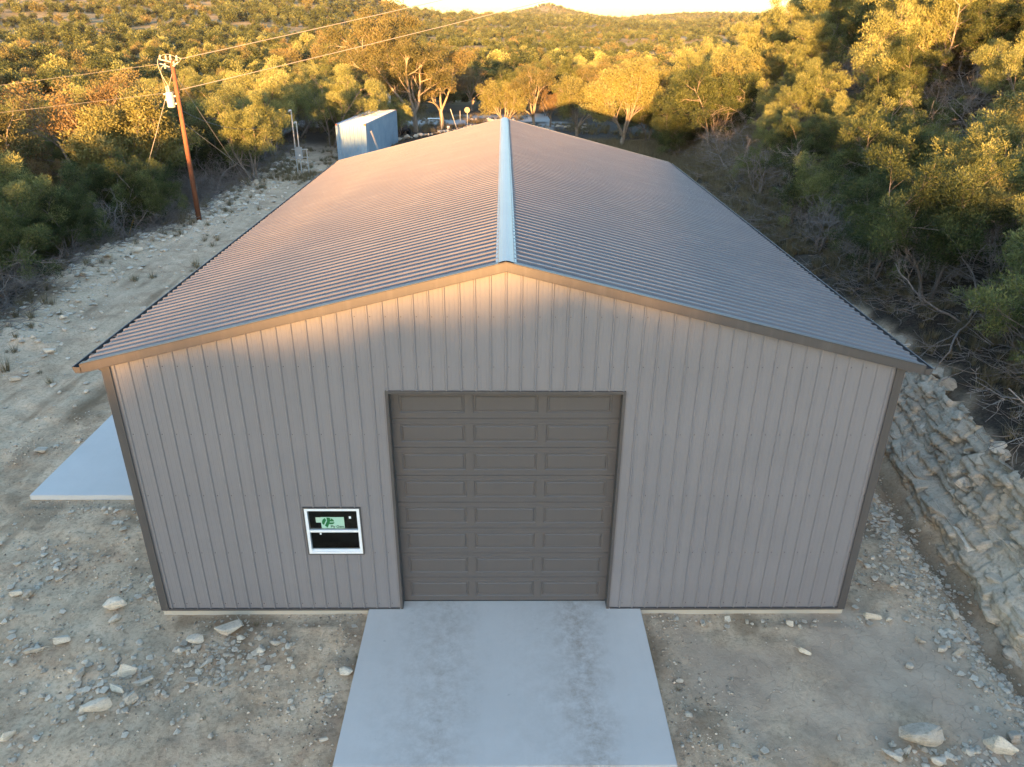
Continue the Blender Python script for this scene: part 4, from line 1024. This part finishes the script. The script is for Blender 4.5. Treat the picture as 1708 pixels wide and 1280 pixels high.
scatter('brushwood', np.stack([x, y, gz(x, y)], -1), rg.uniform(0, 6.28, len(x)), rg.uniform(.6, 1.5, len(x)), rg.integers(0, 4, len(x)), TW, 'fallen grey twigs and brushwood under the trees', 'brushwood')

# ------------------------------------------------------------------ shipping container
k = N('container_paint'); co = k.coord(); n1 = k.noise(co, .8, 6, .6); n2 = k.noise(k.coord(scale=(3, 3, .5)), 1.5, 6, .7)
c = k.ramp(n1, [(.3, (.17, .27, .36)), (.7, (.26, .36, .45))]); c = k.mix(k.ramp(n2, [(.6, 0.), (.75, .5)]), c, (.30, .17, .10))
k.color(c).set(Roughness=.55); M_cont = k.m
k = N('container_roof'); co = k.coord(); c = k.ramp(k.noise(co, .7, 6, .65), [(.42, (.62, .62, .60)), (.6, (.52, .48, .46)), (.74, (.42, .22, .14))]); k.color(c).set(Roughness=.6); M_croof = k.m
M_rustc = plain('rust', (.34, .12, .05), .8, 0, .3, 20)
cont = empty('shipping_container', (-13.4, 52.07, -.32), -.0734); tag(cont, 'pale blue-grey corrugated shipping container with rusty corners beyond the roof', 'container')
CW, CL, CH = 2.44, 12.19, 2.9
cont.location.z = Gz(-12, 56)-.02+.08; cz0 = -.2-cont.location.z
def corr(a, b, fn, mat, name, z0=.15, z1=CH-.1):
    mb = MB(); q = a; i = 0; pts = []
    while q < b: pts.append((q, 0 if i % 4 in (0, 1) else .04)); q += (.11 if i % 2 == 0 else .04); i += 1
    pts.append((b, 0))
    for (u0, d0), (u1, d1) in zip(pts[:-1], pts[1:]): mb.add([fn(u0, d0, z0), fn(u1, d1, z0), fn(u1, d1, z1), fn(u0, d0, z1)], [(0, 1, 2, 3)])
    mb.build(name, mat, cont)
corr(.1, CW-.1, lambda u, d, z: (u, .02+d, z), M_cont, 'end_wall'); corr(.1, CL-.1, lambda u, d, z: (CW-.02-d, u, z), M_cont, 'side_panel'); corr(.1, CL-.1, lambda u, d, z: (.02+d, u, z), M_cont, 'side_panel'); corr(.1, CW-.1, lambda u, d, z: (u, CL-.02-d, z), M_cont, 'door_end')
mb = MB(); mb.box(.06, CW-.06, .06, CL-.06, CH-.06, CH-.02)
for i in range(24): mb.box(.2, CW-.2, .3+i*.5, .5+i*.5, CH-.02, CH-.002)
mb.build('roof', M_croof, cont)
mb = MB()
for x in (0, CW-.1): mb.box(x, x+.1, .1, CL-.1, CH-.1, CH); mb.box(x, x+.1, .1, CL-.1, .0, .15)
for y in (0, CL-.1):
    mb.box(.1, CW-.1, y, y+.1, 0, .15); mb.box(.1, CW-.1, y, y+.1, CH-.1, CH)
    for x in (0, CW-.1): mb.box(x, x+.1, y, y+.1, .12, CH-.12)
mb.build('frame', M_cont, cont)
for x in (-.004, CW-.156):
    for y in (-.004, CL-.156):
        for z in (0, CH-.118): mb = MB(); mb.box(x, x+.16, y, y+.16, z, z+.12); mb.build('corner_casting', M_rustc, cont)
# ladder leaning on the container's side
lad = empty('ladder', (cont.location.x+CW+.95, 53.2, Gz(-10, 53.2))); tag(lad, 'light metal ladder leaning against the side of the shipping container', 'ladder')
A_ = Vector((0, 0, 0)); B_ = Vector((-.72, -.35, 2.35))
for s in (-.2, .2): mb = MB(); mb.tube([A_+Vector((0, s, 0)), B_+Vector((0, s, 0))], .03, 6); mb.build('rail', M_galv, lad)
for i in range(8): q = A_.lerp(B_, (i+.6)/8.2); mb = MB(); mb.tube([q+Vector((0, -.2, 0)), q+Vector((0, .2, 0))], .018, 6); mb.build('rung', M_galv, lad)

# ------------------------------------------------------------------ utility poles, wires
M_trans = plain('transformer_paint', (.40, .40, .37), .5, 0, .06); M_ins = plain('porcelain', (.32, .29, .26), .3, 0, .1); M_guard = plain('yellow_plastic', (.55, .30, .03), .5)
def upole(x, y, ztop, label):
    z0 = Gz(x, y)-.3; e = empty('utility_pole', (x, y, z0)); tag(e, label, 'pole'); H = ztop-z0
    mb = MB(); mb.tube([(0, 0, 0), (0, 0, H*.5), (0, 0, H)], [.135, .115, .095], 12); mb.build('shaft', M_pole, e, True)
    return e, z0, H
up1, z0, H = upole(-16.32, 29.6, 8.0, 'reddish-brown wooden utility pole with a transformer near its top')
mb = MB(); zt = 5.78-z0; mb.tube([(-.36, -.08, zt), (-.36, -.08, zt+.03), (-.36, -.08, zt+.62), (-.36, -.08, zt+.66), (-.36, -.08, zt+.72)], [.17, .19, .19, .2, .14], 16); mb.build('transformer', M_trans, up1)
mb = MB(); mb.box(-.2, -.1, -.06, .02, zt+.15, zt+.2); mb.box(-.2, -.1, -.06, .02, zt+.5, zt+.55); mb.tube([(-.55, -.1, zt+.35), (-.60, -.1, zt+.35)], .05, 8); mb.tube([(-.55, -.12, zt+.62), (-.64, -.12, zt+.6)], .04, 8); mb.build('bracket', M_galv, up1)
mb = MB(); mb.tube([(-.36, -.08, zt+.70), (-.36, -.08, zt+.80), (-.36, -.08, zt+.86), (-.36, -.08, zt+.92), (-.40, -.08, zt+1.02)], [.045, .06, .04, .055, .035], 8); mb.tube([(-.46, -.05, zt+.70), (-.5, -.05, zt+.98)], [.05, .035], 8); mb.build('bushing', M_ins, up1)
mb = MB()
mb.tube([(0, -.1, H-.12), (-.5, -.1, H-.02)], .03, 6); mb.tube([(-.1, -.12, H-.35), (-.55, -.12, H-.2)], .025, 6); mb.tube([(.05, -.1, H-.3), (.35, -.1, H-.12)], .025, 6); mb.build('cross_bracket', M_galv, up1)
for (x, z, r_) in ((0, H, .055), (-.22, H-.02, .05), (.3, H-.02, .06), (-.5, H, .05), (-.33, H-.38, .05), (.12, H-.28, .05)):
    mb = MB(); mb.tube([(x, -.1, z-.05), (x, -.1, z), (x, -.1, z+.05), (x, -.1, z+.1), (x+.02, -.1, z+.2)], [r_*.7, r_*1.3, r_*.7, r_*1.2, r_*.5], 8); mb.build('insulator', M_ins, up1)
def sagwire(a, b, r_, n=24, sag=.0, name='power_line'):
    a = Vector(a); b = Vector(b); mb = MB(); mb.tube([a.lerp(b, i/n)-Vector((0, 0, sag*4*(i/n)*(1-i/n))) for i in range(n+1)], r_, 5); return mb
jm = MB()
for (a, b, c) in (((-.5, -.1, H+.1), (-.9, -.1, H-.1), (-.36, -.08, zt+1.02)), ((.3, -.1, H+.1), (.75, -.1, H+.05), (.1, -.1, H-.3)), ((-.5, -.1, H+.1), (-.2, -.12, H+.35), (.3, -.1, H+.1)), ((-.33, -.1, H-.3), (-.75, -.12, H-.3), (-.5, -.05, zt+.98))):
    a, b, c = Vector(a), Vector(b), Vector(c); jm.tube([(a*(1-t)+b*t)*(1-t)+(b*(1-t)+c*t)*t for t in [i/10 for i in range(11)]], .009, 4)
jm.build('jumper_wire', M_wire, up1)
up2, z02, H2 = upole(45, 55, 23.0, 'utility pole on the hillside outside the right edge, taking the power lines')
up3, z03, H3 = upole(-60, 45, 2.9, 'utility pole in the valley beyond the left edge, taking the power lines')
tag(sagwire((-16.2, 29.6, 7.95), (45, 55, 22.9), .016, sag=.35).build('power_line', M_wire), 'upper power line rising from the pole top towards the sky', 'power line')
tag(sagwire((-16.15, 29.6, 6.6), (45, 55, 21.9), .016, sag=.35).build('power_line', M_wire), 'lower power line leaving the pole beside the transformer', 'power line')
tag(sagwire((-16.4, 29.6, 7.85), (-60, 45, 2.8), .007, sag=.1).build('power_line', M_wire), 'upper power line running down from the pole top to the left', 'power line')
tag(sagwire((-16.45, 29.6, 6.5), (-60, 45, 1.4), .007, sag=.1).build('power_line', M_wire), 'lower power line running left behind the transformer', 'power line')
gA = (-20.3, 29.2, Gz(-20.3, 29.2)); tag(sagwire((-16.36, 29.55, 7.4), gA, .014).build('guy_wire', M_wire), 'guy wire from the pole down to the left with a yellow guard', 'guy wire')
a = Vector((-16.36, 29.55, 7.4)); b = Vector(gA); mb = MB(); mb.tube([b, b.lerp(a, .24)], .035, 8); tag(mb.build('wire_guard', M_guard), 'yellow plastic guard on the lower end of the left guy wire', 'wire guard')
for q, lb in (((-16.6, 39.3, .0), 'guy wire from the pole down to the right, the steeper of two'), ((-16.2, 41.0, .0), 'thinner guy wire from the pole ending nearer the electric meter')):
    tag(sagwire((-16.25, 29.65, 7.2 if 'steeper' in lb else 5.0), (q[0], q[1], Gz(q[0], q[1])), .011).build('guy_wire', M_wire), lb, 'guy wire')
# meter rack
mr = empty('meter_rack', (-15.1, 45.8, Gz(-15.1, 45.8))); tag(mr, 'two tall grey conduit pipes with an electric meter box on a rack', 'meter'); z = -mr.location.z
for x, h in ((0.0, 4.35), (.28, 3.55)):
    mb = MB(); mb.tube([(x, 0, -.2), (x, 0, h)], .045, 8); mb.tube([(x, 0, h), (x+.0, -.02, h+.1), (x-.1, -.05, h+.08), (x-.16, -.05, h)], [.05, .07, .07, .06], 8); mb.build('pipe', M_galv, mr)
M_box = plain('meter_box_grey', (.30, .34, .38), .45, .2, .06)
mb = MB(); mb.box(.0, .5, -.22, -.06, 1.15, 1.95); mb.box(-.01, .51, -.24, -.2195, 1.94, 1.97); mb.build('meter_box', M_box, mr)
mb = MB(); mb.tube([(.33, -.22, 1.4), (.33, -.28, 1.4)], .06, 10); mb.build('meter_dial', M_white, mr)
mb = MB(); mb.tube([(.78, .1, -.2), (.78, .1, 1.75)], .035, 8); mb.build('rack_post', M_galv, mr)
for zz_ in (1.2, 1.75): mb = MB(); mb.box(-.3, .9, .06, .1, zz_, zz_+.05); mb.build('rack_rail', M_galv, mr)
mb = MB(); pts = [Vector((-15.2, 45.8, 4.5)).lerp(Vector((-16.3, 29.75, 6.2)), i/16)-Vector((0, 0, 1.3*4*(i/16)*(1-i/16))) for i in range(17)]
pts = [Vector((-15.25, 45.75, Gz(-15.1, 45.8)+4.3)).lerp(Vector((-16.3, 29.75, 5.6)), i/16)-Vector((0, 0, 1.0*4*(i/16)*(1-i/16))) for i in range(17)]
mb.tube(pts, .012, 5); tag(mb.build('service_cable', M_gutin), 'sagging dark service cable from the pole to the meter pipes', 'cable')

# ------------------------------------------------------------------ small things in the clearing
def post(x, y, h, lean, label, r_=.035, mat=M_galv):
    mb = MB(); zb = Gz(x, y)-.1; mb.tube([(x, y, zb), (x+lean, y, zb+h)], r_, 8); tag(mb.build('post', mat), label, 'post')
post(-6.7, 74.4, 2.4, 0, 'straight white post beside the tall live oaks'); post(-5.2, 77.3, 2.2, -.7, 'leaning white post beside the gravel road', .04); post(-5.4, 87.7, 1.3, 0, 'thin short white post on the gravel road verge', .035)
dish = empty('round_sign', (-4.2, 81, Gz(-4.2, 81))); tag(dish, 'round pale disc on a thin post by the gravel road', 'sign')
mb = MB(); mb.tube([(0, 0, -.1), (0, 0, 2.0)], .035, 8); mb.build('pole', M_galv, dish)
mb = MB(); mb.tube([(0, -.04, 1.75), (0, -.06, 1.75), (0, -.13, 1.75), (0, -.14, 1.75)], [.1, .24, .32, .30], 20); mb.build('disc', plain('disc_paint', (.17, .14, .115), .6), dish)
mb = MB(); zb = Gz(-6.1, 76.1); mb.tube([(-6.1, 76.1, zb), (-6.1, 76.1, zb+.38), (-6.1, 76.1, zb+.40)], [.14, .17, .16], 12); tag(mb.build('bucket', M_white), 'white bucket on the ground between the two white posts', 'bucket')
tb = empty('table', (-8.1, 82.1, Gz(-8.1, 82.1))); tag(tb, 'low white table under the live oaks by the road', 'table')
mb = MB(); mb.box(-.8, .8, -.4, .4, .68, .73); mb.build('tabletop', M_white, tb)
for x in (-.7, .7):
    for y in (-.3, .3): mb = MB(); mb.tube([(x, y, 0), (x*.9, y, .68)], .03, 6); mb.build('leg', M_white, tb)
# far white trailer seen between the trees
tr_ = empty('utility_trailer', (-18.2, 106, Gz(-18.2, 106)), .3); tag(tr_, 'small white enclosed trailer half hidden by trees above the container', 'trailer')
bm = bmesh.new(); bmesh.ops.create_cube(bm, size=1)
for v in bm.verts: v.co = Vector((v.co.x*3.2, v.co.y*1.9, v.co.z*1.7+1.35))
bmesh.ops.bevel(bm, geom=bm.edges[:], offset=.15, segments=3, affect='EDGES'); me = bpy.data.meshes.new('body'); bm.to_mesh(me); bm.free(); me.materials.append(M_white); link('body', me, tr_)
for s in (-.98, .98):
    for x in (-.4, .4): mb = MB(); mb.tube([(x, s-.1, .36), (x, s+.1, .36)], .34, 16); mb.build('wheel', M_gutin, tr_)
    mb = MB(); mb.box(-.5, .5, s*.985-.02, s*.985+.02, 1.5, 1.9); mb.build('window', M_dark, tr_)
mb = MB(); mb.tube([(1.6, 0, .5), (2.6, 0, .45)], .05, 6); mb.build('tow_bar', M_galv, tr_)
# parked dark quad bike-like machine behind the container
mc = empty('garden_tractor', (-10.6, 71.2, Gz(-10.6, 71.2)), .6); tag(mc, 'dark small tractor parked in the shade behind the container', 'tractor')
mb = MB(); mb.box(-.35, .35, -.3, .9, .45, .85); mb.box(-.3, .3, -.9, -.3, .4, .6); mb.build('body', plain('black_paint', (.02, .02, .022), .35), mc)
mb = MB(); mb.box(-.22, .22, -.75, -.35, .6, .7); mb.box(-.22, .22, -.8, -.74, .6, 1.05); mb.build('seat', M_gutin, mc)
for x in (-.45, .45):
    for y, r_ in ((.65, .24), (-.6, .34)): mb = MB(); mb.tube([(x-.1, y, r_), (x+.1, y, r_)], r_, 14); mb.build('wheel', M_dark, mc)
mb = MB(); mb.tube([(0, -.05, .85), (0, -.2, 1.1)], .02, 6); mb.tube([(-.16, -.22, 1.1), (.16, -.22, 1.1)], .02, 6); mb.build('steering_wheel', M_galv, mc)
# row of limestone kerb rocks edging the clearing and a white rubble heap
for i in range(22):
    t = i/21; x = -10.2+t*7.2; y = 65.5+t*14+random.uniform(-.2, .2)
    put_rock(x, y, random.uniform(.45, .95), 'pale limestone rock in the row edging the clearing behind the roof', 'kerb rocks edging the clearing', random.choice(RM+SM), None, None, 6)
for i in range(16):
    put_rock(random.gauss(-1.6, 1.3), random.gauss(86.5, .8), random.uniform(.4, 1.0), 'white broken rock heaped beyond the ridge end', 'white rock heap beyond the ridge', random.choice(RM+SM), None, None, 20)
for i in range(14):
    put_rock(random.gauss(7.4, 2.2), random.gauss(80, 2.6), random.uniform(.4, .9), 'flat white rock on the dark ground behind the right roof slope', 'flat rocks in the dark clearing', random.choice(SM), None, None, 5)

# ------------------------------------------------------------------ haze
k = N('haze_air'); k.t.nodes.remove(k.b); pv = k.n('ShaderNodeVolumePrincipled'); pv.inputs['Density'].default_value = .42e-4
pv.inputs['Color'].default_value = (.95, .93, .9, 1); pv.inputs['Anisotropy'].default_value = .0; k.l(pv.outputs[0], k.out.inputs['Volume'])
mb = MB(); mb.box(-4300, 4300, -1000, 5320, float(Z.min())-1.2, 175); hz = mb.build('haze', k.m); hz['kind'] = 'stuff'
